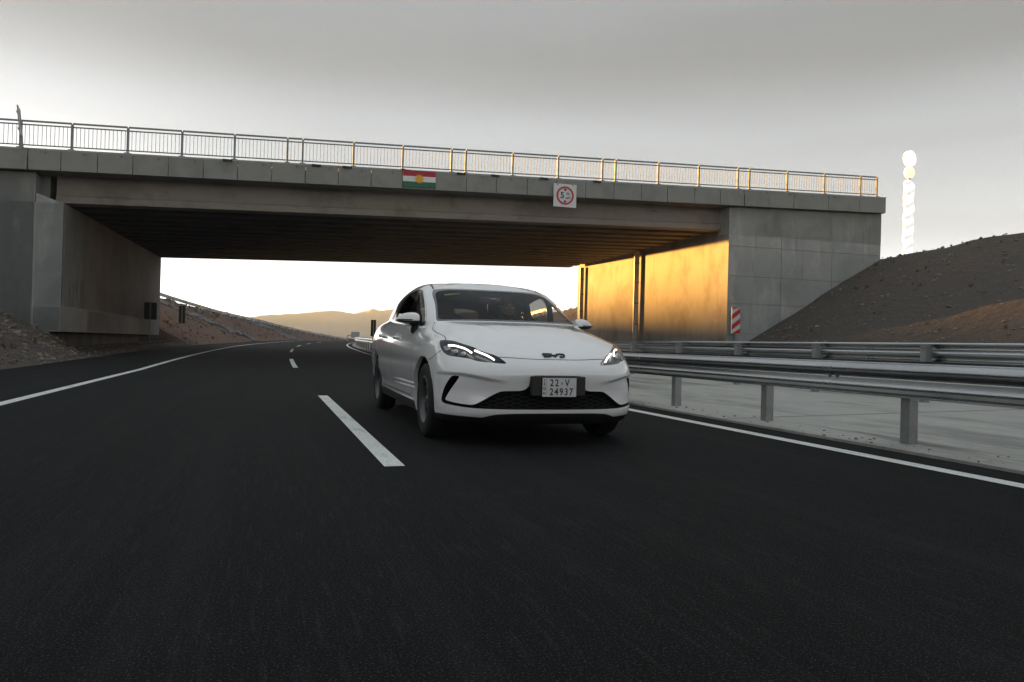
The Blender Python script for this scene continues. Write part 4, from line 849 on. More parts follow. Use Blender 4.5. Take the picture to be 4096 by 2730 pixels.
lab[inpoly(cen, TL)] = 6; lab[inpoly(cen, GRp)] = 2; lab[inpoly(cen, HLp)] = 3
for g in GAPS: lab[(lab != 3) & inpoly(cen, g)] = 4
for g in (AFp, ARp): lab[inpoly(cen, g)] = 5
cc = sev(0, cen)
comp = components(T, lab == 0)
paintT = lab == 0; cnt = {}
for c in np.unique(comp[paintT]): cnt[c] = (paintT & (comp == c)).sum()
for c in sorted(cnt, key=lambda q: -cnt[q]):
    sel = paintT & (comp == c); ctr = cc[sel].mean(0); umin = cen[sel][:, 0].min()
    if cnt[c] < 12: name = 'body_trim'
    elif umin < .05 and ctr[2] > .78 and ctr[0] < 2: name = 'hood'
    elif umin < .05 and ctr[0] < 2: name = 'front_bumper'
    elif ctr[0] < 1.5: name = 'front_fender'
    elif ctr[0] < 2.5 and ctr[2] > .38: name = 'front_door'
    elif ctr[0] < 3.3 and ctr[2] > .38: name = 'rear_door'
    elif ctr[2] < .38: name = 'rocker_panel'
    else: name = 'rear_body'
    emit_part(name, 0, UV, T[sel], M['paint'], joined=name in ('hood', 'front_bumper') or ctr[0] > 4.2)
emit_part('front_valance', 0, UV, T[(lab == 1) & (cen[:, 0] < 7)], M['plastic'], joined=True)
emit_part('side_skirt', 0, UV, T[(lab == 1) & (cen[:, 0] > 7) & (cen[:, 0] < 13.8)], M['plastic'])
emit_part('rear_valance', 0, UV, T[(lab == 1) & (cen[:, 0] > 13.8)], M['plastic'], joined=True)
emit_part('tail_light', 0, UV, T[lab == 6], M['red_sign'], joined=True)
# inner shell behind the panel gaps
emit_part('body_liner', 0, UV, T[np.isin(lab, (0, 1, 4, 6))], M['interior'], off=-.018, joined=True, flat=True)
# grille: recessed black back, wavy bars, walls
grl = emit_part('grille', 0, UV, T[lab == 2], M['mesh_black'], off=-.055, joined=True)[0]
wall('grille_surround', 0, GRp, 0.0, -.056, M['plastic'])
bars = MB(); zs = np.linspace(2.02, 3.0, 9)
for s in (-1, 1):
    for bi, v0 in enumerate(zs):
        pts = []
        for u in np.arange(0, 3.9, .05):
            v = v0 + .05 * math.sin(u * 2 * math.pi / .62 + bi * math.pi)
            if inpoly(np.array([[max(u, .01), v]]), GRp)[0] and inpoly(np.array([[max(u, .01), v + .06]]), GRp)[0]:
                p = (sev(0, (u, v)) + snorm(0, (u, v)) * -.030)[0]; pts.append((s * p[1], p[0], p[2]))
        if len(pts) > 4: bars.tube(pts, .0042, 5)
tag(bars.build('grille_bars', M['bar_black'], grl, smooth=True), kind='stuff')
# wheel arch flanges and liners
for Ap, X0 in ((AF, .925), (AR, 3.745)):
    loop = np.array(Ap); P = sev(0, loop); N = snorm(0, loop)
    for s in (1, -1):
        A = [(s * p[1], p[0], p[2]) for p in P]; B = [(s * (p[1] - .035), p[0], p[2]) for p in P]; n = len(A)
        MB().add(A + B, [(i, i + 1, n + i + 1, n + i) for i in range(n - 1)]).build('arch_lip', M['paint'], car, smooth=True)
        Cc = [(s * (p[1] - .03), X0 + (p[0] - X0) * 1.02, .332 + (p[2] - .332) * 1.02) for p in P]; D = [(s * .58, X0 + (p[0] - X0) * 1.03, .332 + (p[2] - .332) * 1.03) for p in P]
        ctr = [(s * .58, X0, .332)]
        MB().add(Cc + D + ctr, [(i, i + 1, n + i + 1, n + i) for i in range(n - 1)] + [(n + i, n + i + 1, 2 * n) for i in range(n - 1)]).build('wheel_liner', M['interior'], car)
MB().box(-.78, .78, .55, 4.5, .20, .26).box(-.60, .60, .30, .60, .20, .3).build('underbody', M['interior'], car)
# headlights: lens flush with the skin, black housing behind, light strips
led1 = chaikin([(4.40, 5.94), (4.05, 5.985), (3.75, 5.99), (3.35, 5.95), (3.16, 5.86), (3.02, 5.73)], 2, False); led2 = chaikin([(2.86, 5.95), (2.65, 5.83), (2.425, 5.68), (2.3, 5.51), (2.225, 5.375)], 2, False)
HLt = T[lab == 3]
for s in (1, -1):
    hlp = empty('headlight', (0, 0, 0), car)
    emit_part('housing', 0, UV, HLt, M['lamp_black'], off=-.05, sides=(s,), parent=hlp)
    wall('bezel', 0, HLp, .0005, -.051, M['gloss_black'], sides=(s,), parent=hlp)
    emit_part('lens', 0, UV, HLt, M['lens'], off=.0, sides=(s,), parent=hlp)
    for L_ in (led1, led2):
        P = sev(0, L_) + snorm(0, L_) * -.018; MB().tube([(s * p[1], p[0], p[2]) for p in P], .0070, 8).build('light_strip', M['led'], hlp, smooth=True)
    # inner reflector blade and projector
    bl = chaikin([(5.02, 5.92), (4.7, 5.98), (4.35, 5.90), (4.3, 5.78), (4.6, 5.62), (4.9, 5.62)])
    P = sev(0, bl) + snorm(0, bl) * -.03; MB().add([(s * p[1], p[0], p[2]) for p in P], [tuple(range(len(P)))]).build('reflector', M['reflector'], hlp)
    bl = chaikin([(4.1, 5.8), (3.7, 5.84), (3.3, 5.74), (3.25, 5.5), (3.8, 5.42), (4.2, 5.5)])
    P = sev(0, bl) + snorm(0, bl) * -.04; MB().add([(s * p[1], p[0], p[2]) for p in P], [tuple(range(len(P)))]).build('reflector', M['lamp_black'], hlp)
    for (u, v) in ((3.95, 5.62), (3.5, 5.58)):
        p = (sev(0, (u, v)) + snorm(0, (u, v)) * -.036)[0]; nn = snorm(0, (u, v))[0]; q = Vector((s * nn[1], nn[0], nn[2])).to_track_quat('Z', 'Y')
        o = MB().lathe([(0, .024), (.010, .024), (.014, .019), (.018, .012), (.02, 0.001)], 16, 'z').build('projector', M['reflector'], hlp, smooth=True, loc=(s * p[1], p[0], p[2])); o.rotation_mode = 'QUATERNION'; o.rotation_quaternion = q

# --- greenhouse
WSp = chaikin([(-1, .02), (-.4, .02), (.5, .02), (3.5, .02), (4.6, .02), (4.98, .06), (5.06, .2), (5.0, .65), (4.7, 1.25), (4.5, 1.8), (4.42, 1.9), (4.2, 1.93), (2, 1.905), (.5, 1.89), (-.4, 1.89), (-1, 1.89)])
WIp = chaikin([(-1, .10), (-.4, .10), (.5, .10), (3.6, .10), (4.4, .11), (4.68, .2), (4.72, .42), (4.5, .92), (3.95, 1.5), (3.6, 1.68), (3.0, 1.765), (1.5, 1.79), (.4, 1.79), (-.4, 1.79), (-1, 1.79)])
SOp = chaikin([(8.12, .035), (7.86, .25), (7.52, .79), (7.2, 1.333), (7.42, 1.66), (8.0, 1.78), (8.7, 1.80), (9.4, 1.77), (10.35, 1.68), (11.25, 1.54), (11.85, 1.30), (12.25, .93), (12.6, .52), (12.95, .22), (13.0, .08), (12.6, .035), (10.4, .035)])
CHp = buffer_line(1, np.concatenate([SOp, SOp[:1]]), .007, 0)
FWp = chaikin([(8.3, .10), (8.02, .26), (7.72, .79), (7.48, 1.30), (7.7, 1.58), (8.05, 1.69), (8.78, 1.70), (9.2, 1.25), (9.62, .70), (10.1, .10), (9.0, .10)], 1)
RWp = chaikin([(10.45, .10), (9.98, .70), (9.62, 1.2), (9.38, 1.69), (10.35, 1.59), (11.3, 1.44), (11.62, 1.15), (11.82, .6), (11.95, .10), (11.2, .10)], 1)
QWp = chaikin([(12.12, .12), (12.0, .60), (11.82, 1.12), (11.95, 1.10), (12.2, .85), (12.55, .42), (12.78, .17)], 1)
BWp = chaikin([(19, .10), (18.4, .10), (17.6, .10), (17, .10), (16.4, .14), (16.3, .4), (16.4, 1.5), (16.7, 1.8), (17.6, 1.82), (18.4, 1.82), (19, 1.82)])
DTp = np.concatenate([chaikin([(4.30, 1.95), (5.2, 2.10), (5.95, 2.20), (7.4, 2.30), (8.9, 2.38), (11, 2.42), (13, 2.42), (14.6, 2.36), (15.8, 2.1)], 2, False), chaikin([(15.85, 2.04), (14.6, 2.28), (13, 2.34), (11, 2.33), (8.95, 2.30), (7.4, 2.22), (6.1, 2.12), (5.4, 2.03), (4.62, 1.93)], 2, False)])
gu2 = np.concatenate([np.arange(0, 9, .1), np.arange(9, 18.01, .13)]); gu2[-1] = 18.; gv2 = np.linspace(0, 4, 61)
UV2, T2 = tessellate(1, gu2, gv2, [WSp, WIp, SOp, CHp, FWp, RWp, QWp, BWp, DTp])
c2 = UV2[T2].mean(1); l2 = np.zeros(len(T2), int)
l2[inpoly(c2, DTp)] = 8; l2[inpoly(c2, SOp)] = 3; l2[inpoly(c2, FWp)] = 4; l2[inpoly(c2, RWp)] = 5; l2[inpoly(c2, QWp)] = 6; l2[inpoly(c2, CHp)] = 7
l2[inpoly(c2, WSp)] = 1; l2[inpoly(c2, WIp)] = 2; l2[inpoly(c2, BWp)] = 9
cm = components(T2, l2 == 0); roof_done = False
emit_part('roof', 1, UV2, T2[(l2 == 0) & (c2[:, 1] > 2.0) & ((c2[:, 0] < 4.4) | (c2[:, 1] > 2.33))], M['paint'], joined=True)
emit_part('roof_pillar', 1, UV2, T2[(l2 == 0) & ~((c2[:, 1] > 2.0) & ((c2[:, 0] < 4.4) | (c2[:, 1] > 2.33)))], M['paint'])
ws = emit_part('windscreen', 1, UV2, T2[l2 == 2], M['windscreen'], joined=True)[0]
emit_part('windscreen_border', 1, UV2, T2[l2 == 1], M['gloss_black'], joined=True)
emit_part('window_pillar', 1, UV2, T2[l2 == 3], M['gloss_black'], off=-.002)
emit_part('side_window', 1, UV2, T2[l2 == 4], M['clear_glass'], off=-.004); emit_part('side_window', 1, UV2, T2[l2 == 5], M['tint'], off=-.004); emit_part('side_window', 1, UV2, T2[l2 == 6], M['tint'], off=-.004)
emit_part('window_trim', 1, UV2, T2[l2 == 7], M['chrome'], off=.003)
emit_part('roof_molding', 1, UV2, T2[l2 == 8], M['plastic'], off=-.004)
emit_part('rear_window', 1, UV2, T2[l2 == 9], M['privacy'], joined=True)
emit_part('headliner', 1, UV2, T2[np.isin(l2, (0, 1, 3, 7, 8))], M['interior'], off=-.022, joined=True, flat=True)

# --- wheels
def wheel(s, X0, steer=0.):
    w = empty('wheel', (s * .812, X0, .332), car); w.rotation_euler = (0, 0, steer)
    tp = [(-.098, .215), (-.106, .245), (-.107, .275), (-.100, .303), (-.086, .322), (-.060, .3295), (-.046, .331), (-.045, .322), (-.037, .322), (-.036, .332), (-.005, .3325), (-.004, .323), (.004, .323), (.005, .3325), (.036, .332), (.037, .322), (.045, .322), (.046, .331), (.060, .3295), (.086, .322), (.100, .303), (.1015, .300), (.1035, .292), (.107, .275), (.1068, .262), (.1035, .258), (.106, .245), (.098, .215), (.085, .207), (-.085, .207)]
    tp = [(s * a, r) for a, r in tp]
    MB().lathe(tp, 72, 'x', closed=True).build('tyre', M['rubber'], w, auto=35)
    MB().lathe([(s * a, r) for a, r in ((.096, .214), (.101, .211), (.101, .203), (.088, .197), (.080, .185), (.055, .18), (.035, .176), (-.06, .176))], 64, 'x').build('rim_flange', M['rim_edge'], w, smooth=True)
    # pressed steel disc with ventilation slots
    n, rr = 96, [.178, .170, .160, .150, .140, .128, .115, .100, .085, .072, .064, .056, .045, .030, .012]
    P = np.zeros((n + 1, len(rr), 3))
    for i in range(n + 1):
        a = 2 * math.pi * i / n
        for j, r in enumerate(rr):
            base = np.interp(r, [.012, .045, .056, .07, .10, .13, .15, .165, .178], [.060, .060, .052, .046, .040, .058, .062, .050, .030])
            slot = max(0., math.cos(a * 6)) ** .8 * np.interp(r, [.085, .105, .125, .145, .16], [0, 1, 1, 1, 0]); P[i, j] = (s * (base - .05 * slot), r * math.cos(a), r * math.sin(a))
    MB().grid(P).build('wheel_disc', M['rim'], w, smooth=True)
    MB().lathe([(s * .060, .038), (s * .072, .036), (s * .078, .025), (s * .08, .001)], 32, 'x').build('hub_cap', M['rim_edge'], w, smooth=True)
    for k in range(5):
        a = 2 * math.pi * (k + .25) / 5; MB().lathe([(s * .05, .011), (s * .066, .011), (s * .070, .006), (s * .07, .001)], 8, 'x', (0, .055 * math.cos(a), .055 * math.sin(a))).build('wheel_nut', M['rim_edge'], w)
    MB().lathe([(s * .0, .001), (s * .0, .15), (s * -.02, .15), (s * -.02, .001)], 32, 'x').build('brake_disc', M['interior'], w)
for s in (-1, 1): wheel(s, .925, R(-1.0)); wheel(s, 3.745)

# --- door mirrors
def superell(nu, nv, fn): return np.array([[fn(2 * math.pi * i / nu, -math.pi / 2 + math.pi * j / nv) for j in range(nv + 1)] for i in range(nu + 1)])
def sgnpow(c, e): return math.copysign(abs(c) ** e, c)
for s in (-1, 1):
    mr = empty('door_mirror', (s * .94, 1.64, 1.0), car)
    def shell(a, b, lo=False):
        x = sgnpow(math.cos(b), .62) * sgnpow(math.cos(a), .7); y = sgnpow(math.cos(b), .8) * sgnpow(math.sin(a), .8); z = sgnpow(math.sin(b), .8)
        wz = .070 * (1 - .42 * max(0, x) ** 2) if z > 0 else .030
        return (s * (.112 * x + .0), .075 * y + .035 * x, .062 + wz * z - .012 * x * (z > 0))
    P = superell(40, 24, shell); h = P.shape[1] // 2
    MB().grid(P[:, h - 2:]).build('mirror_cap', M['paint'], mr, smooth=True)
    MB().grid(P[:, :h - 1] * np.array([1.0, 1.0, 1]) + np.array([0, 0, -.001])).build('mirror_base', M['plastic'], mr, smooth=True)
    # turn indicator strip
    pts = [((s * x), -.071 * (1 - max(0, x / .125) ** 4) ** .5 + .035 * x / .112 - .006, .060) for x in np.linspace(-.03, .112, 12)]
    MB().tube(pts, [.006] * 11 + [.003], 6).build('turn_indicator', M['gloss_black'], mr, smooth=True)
    MB().tube([(s * -.05, .02, .045), (s * -.075, .02, .0), (s * -.062, .015, -.05), (s * -.06, .012, -.07)], [.045, .036, .032, .022], 10).build('mirror_stalk', M['plastic'], mr, smooth=True)
    MB().add([(s * .10, .085, .05), (s * -.10, .06, .04), (s * -.10, .06, .115), (s * .07, .085, .12)], [(0, 1, 2, 3)]).build('mirror_glass', M['chrome'], mr)

# --- door handles: cup recess edge and grip
for s in (-1, 1):
    for X0, Z0 in ((2.32, .885), (3.25, .905)):
        uvp = side_uv(X0, Z0); p = sev(0, uvp)[0]; n = snorm(0, uvp)[0]
        hd = empty('door_handle', (s * p[1], p[0], p[2]), car)
        P = np.array([(s * (n[1] * (.006 + .030 * math.sin(math.pi * q) ** .5)), -.105 + .21 * q, .004 * math.sin(math.pi * q)) for q in np.linspace(0, 1, 14)])
        MB().tube(P, [.012 + .008 * math.sin(math.pi * q) for q in np.linspace(0, 1, 14)], 8).build('grip', M['paint'], hd, smooth=True)
        MB().lathe([(s * .004, .052), (s * .0075, .049), (s * .008, .042), (s * .002, .036), (s * -.012, .001)], 28, 'x').build('handle_cup', M['paint'], hd, smooth=True)

# --- number plate and its holder
ph = empty('number_plate_holder', (0, -.016, .525), car)
MB().box(-.236, .236, -.012, .03, -.092, .068).build('holder_plate', M['plastic'], ph, bevel=.006)
pl = empty('number_plate', (0, -.016, .505), car)
M['plate_white'] = mat('plate_white', (.66, .66, .66), .4, noise=[(90, 2, (.2, .19, .18), .70, .78, ONE), (6, 3, (.58, .58, .57), .5, .7, ONE)])
MB().box(-.152, .152, -.022, -.012, -.080, .080).build('plate_frame', M['black_print'], pl, bevel=.004)
MB().box(-.1475, -.1155, -.0245, -.022, -.0755, .0755).build('plate_field', M['plate_white'], pl); MB().box(-.1125, .1475, -.0245, -.022, -.0755, .0755).build('plate_field', M['plate_white'], pl)
def ptext(b, size, x, z, sx=.82): return text_mesh(b, size, 'plate_character', M['black_print'], pl, (x, -.0252, z), UPR, .0007, sx)
for ch, x in (('2', -.068), ('2', -.024), ('V', .066)): ptext(ch, .078, x, .034)
for ch, x in zip('24937', (-.070, -.027, .016, .059, .101)): ptext(ch, .078, x, -.038)
MB().box(.012, .030, -.0256, -.024, .022, .042).build('plate_seal', M['sign_grey'], pl)
for ch, z in (('I', .055), ('R', .026), ('Q', -.009)): ptext(ch, .032, -.1315, z)
ptext('KR', .023, -.1315, -.049)
for x in (-.103, .133): MB().lathe([(-.0245, .006), (-.0275, .005), (-.028, .001)], 12, 'y', (x, 0, -.002)).build('plate_screw', M['white_sign'], pl)

# --- badge on the bonnet edge: three letters cut from bars
uvb = (0.001, 5.90); pb = sev(0, uvb)[0]; nb = snorm(0, uvb)[0]
bd = empty('badge', (0, pb[0] + nb[0] * .007, pb[2] + nb[2] * .007), car); bd.scale = (1, 1, 1.15); tilt = math.atan2(nb[2], -nb[0]); bd.rotation_euler = (-tilt, 0, 0)
def letter(name, rects, poly=()):
    mb = MB()
    for k, (x0, x1, z0, z1) in enumerate(rects): mb.box(x0, x1, -.004 - .0002 * k, .006, z0, z1)
    for q in poly: mb.prism([(x, 0, z) for x, z in q], np.array((0, -.0045, 0)), np.array((0, .006, 0)))
    mb.build(name, M['black_print'], bd)
def cyc(cxx, czz, r0, r1, a0, a1, n=10): return [(cxx + r1 * math.cos(R(a)), czz + r1 * math.sin(R(a))) for a in np.linspace(a0, a1, n)] + [(cxx + r0 * math.cos(R(a)), czz + r0 * math.sin(R(a))) for a in np.linspace(a1, a0, n)]
letter('letter', [(-.100, -.045, .011, .021), (-.097, -.045, -.004, .006), (-.094, -.045, -.019, -.009), (-.090, -.048, -.009, .011)], [[(-.046, -.019), (-.034, -.017), (-.030, -.008), (-.034, .001), (-.030, .010), (-.034, .019), (-.046, .021)]])
letter('letter', [(-.028, -.018, .004, .021), (.022, .032, .004, .021), (-.026, .030, -.005, .005), (.000, .010, -.020, -.004)])
letter('letter', [(.038, .075, .011, .021), (.045, .075, -.020, -.010)], [cyc(.075, .0005, .0105, .0205, -90, 90)])

# --- windscreen stickers, wipers
for (c, m_, nm, sz) in (((2.36, 1.505), 'sticker_green', 'sticker', (.048, .021)), ((1.73, 1.545), 'sticker_white', 'sticker', None)):
    M.setdefault(m_, mat(m_, (.24, .42, .03) if 'green' in m_ else (.6, .6, .6), .5))
    p = sev(1, c)[0]; n = snorm(1, c)[0]; nv = Vector((-n[1], n[0], n[2])); q = nv.to_track_quat('Z', 'Y')
    up = Vector((0, .87, .45)); xa = up.cross(nv).normalized(); ya = nv.cross(xa); o3 = Vector((-p[1], p[0], p[2])) - nv * .006
    if sz: pts = [o3 + xa * a * sz[0] + ya * b * sz[1] for a, b in ((-1, -1), (1, -1), (1, 1), (-1, 1))]
    else: pts = [o3 + xa * .034 * math.cos(2 * math.pi * k / 24) + ya * .013 * math.sin(2 * math.pi * k / 24) for k in range(24)]
    MB().add([tuple(v) for v in pts], [tuple(range(len(pts)))]).build(nm, M[m_], ws, fix=False)
    if not sz:
        MB().add([tuple(o3 - nv * -.001 + xa * .020 * math.cos(2 * math.pi * k / 16) + ya * .005 * math.sin(2 * math.pi * k / 16)) for k in range(16)], [tuple(range(16))]).build('sticker_print', M['black_print'], ws, fix=False)

# --- cabin
cb = empty('cabin', (0, 2.0, .3), car)
def cpart(mb, name, m, **k): o = mb.build(name, m, cb, **k); o.location = (0, -2.0, -.3); return o
cpart(MB().box(-.80, .80, 1.0, 4.3, .27, .33), 'floor', M['interior'])
# dashboard
prof = [(1.16, .98), (1.35, 1.015), (1.60, 1.03), (1.72, 1.01), (1.76, .93), (1.70, .80), (1.60, .55), (1.2, .55)]
cpart(MB().add([(-.74, a, b) for a, b in prof] + [(.74, a, b) for a, b in prof], [tuple(range(8)), tuple(range(8, 16))] + [(i, (i + 1) % 8, 8 + (i + 1) % 8, 8 + i) for i in range(8)]), 'dashboard', M['interior'], auto=40)
def rounded(hx, hy, hz, e=.45, nu=24, nv=14): return superell(nu, nv, lambda a, b: (hx * sgnpow(math.cos(b), e) * sgnpow(math.cos(a), e), hy * sgnpow(math.cos(b), e) * sgnpow(math.sin(a), e), hz * sgnpow(math.sin(b), e)))
def seat(x, y, wid):
    st = empty('seat', (x, y - 2.0, 0), cb)
    MB().grid(rounded(wid, .27, .08)).build('cushion', M['seat'], st, smooth=True, loc=(0, 0, .25))
    o = MB().grid(rounded(wid * .96, .07, .34)).build('seat_back', M['seat'], st, smooth=True, loc=(0, .34, .55)); o.rotation_euler = (R(-18), 0, 0)
    o = MB().grid(rounded(.125, .055, .085)).build('headrest', M['seat'], st, smooth=True, loc=(0, .43, .915)); o.rotation_euler = (R(-10), 0, 0)
    for q in (-.05, .05): MB().tube([(q, .44, .72), (q, .43, .88)], .007, 6).build('headrest_stem', M['chrome'], st)
seat(-.40, 2.0, .26); seat(.36, 2.08, .26)
rb = empty('rear_bench', (0, 1.05, 0), cb)
MB().grid(rounded(.66, .27, .09)).build('cushion', M['seat'], rb, smooth=True, loc=(0, 0, .22))
o = MB().grid(rounded(.66, .08, .34)).build('seat_back', M['seat'], rb, smooth=True, loc=(0, .34, .52)); o.rotation_euler = (R(-22), 0, 0)
for x in (-.42, 0, .42): MB().grid(rounded(.12, .05, .06)).build('headrest', M['seat'], rb, smooth=True, loc=(x, .45, .83))
cpart(MB().box(-.62, .62, 3.45, 4.2, .98, 1.0), 'parcel_shelf', M['interior'])
# steering wheel
swr = empty('steering_wheel', (.335, 1.80 - 2.0, 1.0 - .3), cb); swr.rotation_euler = (R(-24), 0, 0)
MB().lathe([(.016 * math.sin(a), .178 + .016 * math.cos(a)) for a in np.linspace(0, 2 * math.pi, 9)[:-1]], 40, 'y', closed=True).build('wheel_ring', M['interior'], swr, smooth=True)
MB().box(-.17, .17, -.012, .012, -.02, .02).box(-.02, .02, -.012, .012, -.17, 0).build('wheel_spoke', M['interior'], swr); MB().grid(rounded(.06, .025, .05)).build('wheel_hub', M['interior'], swr, smooth=True, loc=(0, 0, -.01))
# interior mirror with dash camera
mrr = empty('interior_mirror', (-.05, 1.80 - 2.0, 1.295 - .3), cb)
MB().grid(rounded(.118, .018, .033)).build('mirror_shell', M['plastic'], mrr, smooth=True); MB().tube([(0, .0, .02), (0, -.01, .058)], .014, 8).build('mirror_arm', M['plastic'], mrr)
MB().tube([(-.01, -.03, .012), (.09, -.03, .012)], .017, 12).build('dash_camera', M['reflector'], mrr, smooth=True)
MB().lathe([(-.05, .001), (-.05, .016), (-.03, .019)], 16, 'y', (.065, 0, .012)).build('camera_lens', M['gloss_black'], mrr)
MB().tube([(-.02, .01, -.02), (-.025, .01, -.09), (-.02, .01, -.13)], .003, 5).build('pendant', M['chrome'], mrr)
# side pillars seen from inside (B posts)
for s in (-1, 1): cpart(MB().hexa([(s * .80, 2.50, .35), (s * .86, 2.50, .35), (s * .86, 2.66, .35), (s * .80, 2.66, .35), (s * .60, 2.60, 1.42), (s * .655, 2.60, 1.42), (s * .655, 2.70, 1.42), (s * .60, 2.70, 1.42)]), 'inner_pillar', M['seat'])

# ------------------------------------------------------------------ the driver
M['skin'] = mat('skin', (.34, .20, .14), .55, noise=[(14, 3, (.28, .15, .105), .5, .7, ONE)]); M['hair'] = mat('hair', (.012, .010, .009), .7, bump=(120, .4, .004, 2)); M['shirt'] = mat('dark_shirt', (.02, .02, .024), .9)
drv = empty('person', (CARX + .30, CARY + 2.20, .58)); tag(drv, 'bearded driver in a dark shirt sitting behind the steering wheel', 'person')
def skin_body(name, verts, edges, radii, m, parent, root=0, sub=2):
    me = bpy.data.meshes.new(name); me.from_pydata(verts, edges, []); o = bpy.data.objects.new(name, me); COL.objects.link(o)
    md = o.modifiers.new('skin', 'SKIN'); me.update()
    if not me.skin_vertices: me.skin_vertices_add() if hasattr(me, 'skin_vertices_add') else None
    if not me.skin_vertices:
        b = bmesh.new(); b.from_mesh(me); b.verts.layers.skin.verify(); b.to_mesh(me); b.free()
    for i, r in enumerate(radii):
        me.skin_vertices[0].data[i].radius = r if hasattr(r, '__len__') else (r, r)
    me.skin_vertices[0].data[root].use_root = True
    s2 = o.modifiers.new('sub', 'SUBSURF'); s2.levels = sub; s2.render_levels = sub
    bpy.context.view_layer.update(); dg = bpy.context.evaluated_depsgraph_get(); nm = bpy.data.meshes.new_from_object(o.evaluated_get(dg)); nm.materials.clear(); nm.materials.append(m); nm.polygons.foreach_set('use_smooth', [True] * len(nm.polygons))
    bpy.data.objects.remove(o); q = bpy.data.objects.new(name, nm); COL.objects.link(q); q.parent = parent; return q
# local: origin at hips, -y forward (towards the windscreen)
bv = [(0, .06, 0), (0, .08, .18), (0, .07, .36), (0, .04, .46), (0, .01, .53), (0, -.02, .60)]; be = [(0, 1), (1, 2), (2, 3), (3, 4), (4, 5)]; br = [(.15, .12), (.16, .11), (.19, .11), (.12, .08), (.056, .056), (.07, .08)]
for sd in (-1, 1):
    b0 = len(bv); bv += [(sd * .19, .05, .40), (sd * .23, -.10, .22), (sd * .17, -.30, .36), (sd * .15, -.36, .42)]; be += [(2, b0), (b0, b0 + 1), (b0 + 1, b0 + 2), (b0 + 2, b0 + 3)]; br += [.065, .052, .036, .034]
    b0 = len(bv); bv += [(sd * .10, -.02, -.02), (sd * .13, -.42, .02), (sd * .13, -.62, -.26)]; be += [(0, b0), (b0, b0 + 1), (b0 + 1, b0 + 2)]; br += [.10, .075, .05]
skin_body('body', bv, be, br, M['shirt'], drv)
# head: sphere grid shaped into a face
def headpt(a, b):
    x = math.cos(b) * math.sin(a); y = -math.cos(b) * math.cos(a); z = math.sin(b)   # a=0 faces -y
    hx, hy, hz = .078, .098, .118; f = max(0., -y)
    jaw = 1 - .22 * max(0, -z) ** 1.3; px, py, pz = x * hx * jaw, y * hy * (1 - .08 * max(0, -z)), z * hz
    nose = math.exp(-(x / .16) ** 2) * math.exp(-((z + .12) / .22) ** 2) * f; py -= .024 * nose
    eye = math.exp(-((abs(x) - .38) / .17) ** 2) * math.exp(-((z - .10) / .11) ** 2) * f; py += .012 * eye
    brow = math.exp(-((z - .28) / .10) ** 2) * math.exp(-(x / .6) ** 2) * f; py -= .006 * brow
    chin = math.exp(-((z + .86) / .16) ** 2) * math.exp(-(x / .4) ** 2) * f; py -= .014 * chin
    lip = math.exp(-((z + .50) / .05) ** 2) * math.exp(-(x / .30) ** 2) * f; py -= .006 * lip
    return (px, py, pz)
hd = MB().grid(np.array([[headpt(2 * math.pi * i / 48, -math.pi / 2 + math.pi * j / 36) for j in range(37)] for i in range(49)])).build('head', M['skin'], drv, smooth=True, loc=(-.03, -.03, .66)); hd.rotation_euler = (R(4), 0, R(-6))
def cap(z0, back, sc):
    P = []
    for i in range(49):
        a = 2 * math.pi * i / 48; lo = z0 + back * (.5 + .5 * math.cos(a)); row = []
        for j in range(13):
            b = math.asin(max(-.9, min(.99, lo))) + (math.pi / 2 - math.asin(max(-.9, min(.99, lo)))) * j / 12; p = headpt(a, b); row.append((p[0] * sc, p[1] * sc + .002, p[2] * sc))
        P.append(row)
    return np.array(P)
MB().grid(cap(-.25, .72, 1.07)).build('hair', M['hair'], hd, smooth=True)
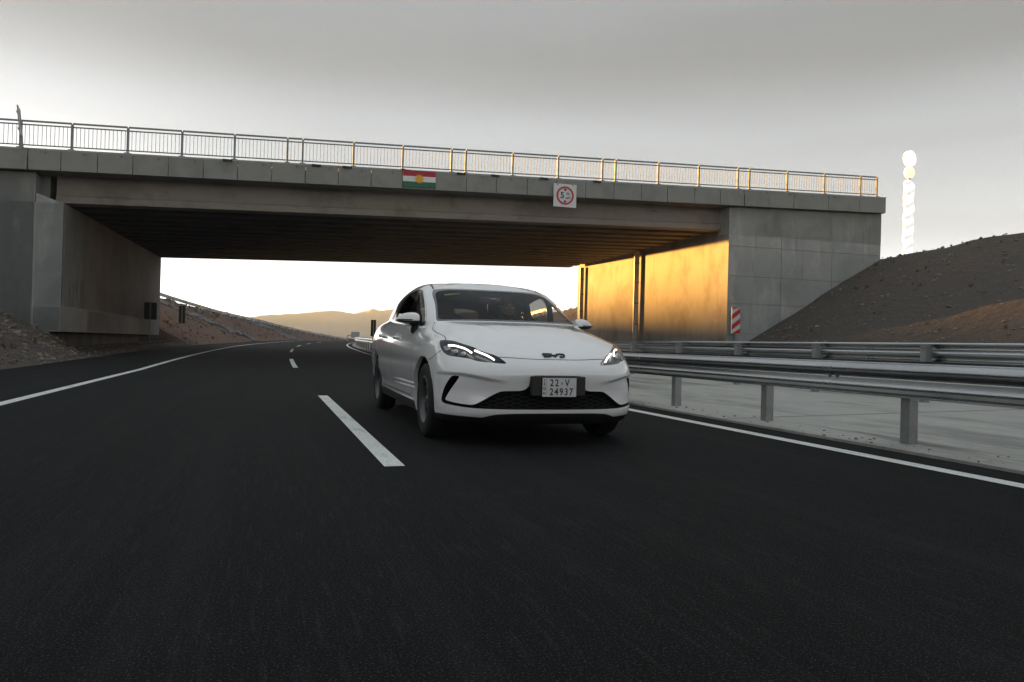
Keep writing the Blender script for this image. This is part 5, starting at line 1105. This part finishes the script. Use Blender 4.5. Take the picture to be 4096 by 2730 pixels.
P = np.array([[tuple(q * 1.035 for q in headpt(a, b)) for b in np.linspace(-1.35, -.38 - .25 * (1 - abs(a) / 1.5), 10)] for a in np.linspace(-1.5, 1.5, 30)]); MB().grid(P).build('beard', M['hair'], hd, smooth=True)
for sd in (-1, 1):
    MB().grid(superell(14, 8, lambda a, b: (sd * .079 + .010 * math.cos(b) * math.cos(a), .012 + .020 * math.cos(b) * math.sin(a), .005 + .032 * math.sin(b)))).build('ear', M['skin'], hd, smooth=True)
    MB().grid(superell(12, 8, lambda a, b: (sd * .030 + .011 * math.cos(b) * math.cos(a), -.079 + .011 * math.cos(b) * math.sin(a), .012 + .009 * math.sin(b)))).build('eye', M['white_sign'], hd, smooth=True)
    MB().box(sd * .030 - .017, sd * .030 + .017, -.096, -.086, .031, .037).build('eyebrow', M['hair'], hd)
    # hand closed on the wheel rim: palm and five fingers
    hn = empty('hand', (sd * .15 + .02, -.385, .425), drv)
    MB().grid(rounded(.032, .038, .018, .8, 14, 8)).build('palm', M['skin'], hn, smooth=True)
    for k in range(4): MB().tube([(-.024 + .016 * k, -.02, .012), (-.024 + .016 * k, -.052 + .004 * abs(k - 1.5), .020), (-.024 + .016 * k, -.066 + .004 * abs(k - 1.5), .0), (-.024 + .016 * k, -.052, -.016)], [.009, .0085, .008, .007], 7).build('finger', M['skin'], hn, smooth=True)
    MB().tube([(-sd * .026, .01, 0), (-sd * .044, -.018, .004), (-sd * .046, -.042, -.002)], [.010, .0095, .008], 7).build('thumb', M['skin'], hn, smooth=True)

# ------------------------------------------------------------------ evening haze
def haze():
    mb = MB().box(-1900, 1900, -1700, 1990, -70, 76); o = mb.build('haze', []); m = bpy.data.materials.new('haze'); m.use_nodes = True; n = m.node_tree; n.nodes.clear()
    v = n.nodes.new('ShaderNodeVolumePrincipled'); v.inputs['Color'].default_value = (.74, .88, 1., 1); v.inputs['Density'].default_value = HAZE; v.inputs['Anisotropy'].default_value = .0
    out = n.nodes.new('ShaderNodeOutputMaterial'); n.links.new(v.outputs[0], out.inputs['Volume']); o.data.materials.clear(); o.data.materials.append(m); tag(o, 'warm evening haze over the valley', 'haze', kind='stuff'); o.display_type = 'WIRE'
HAZE = .00033
haze()
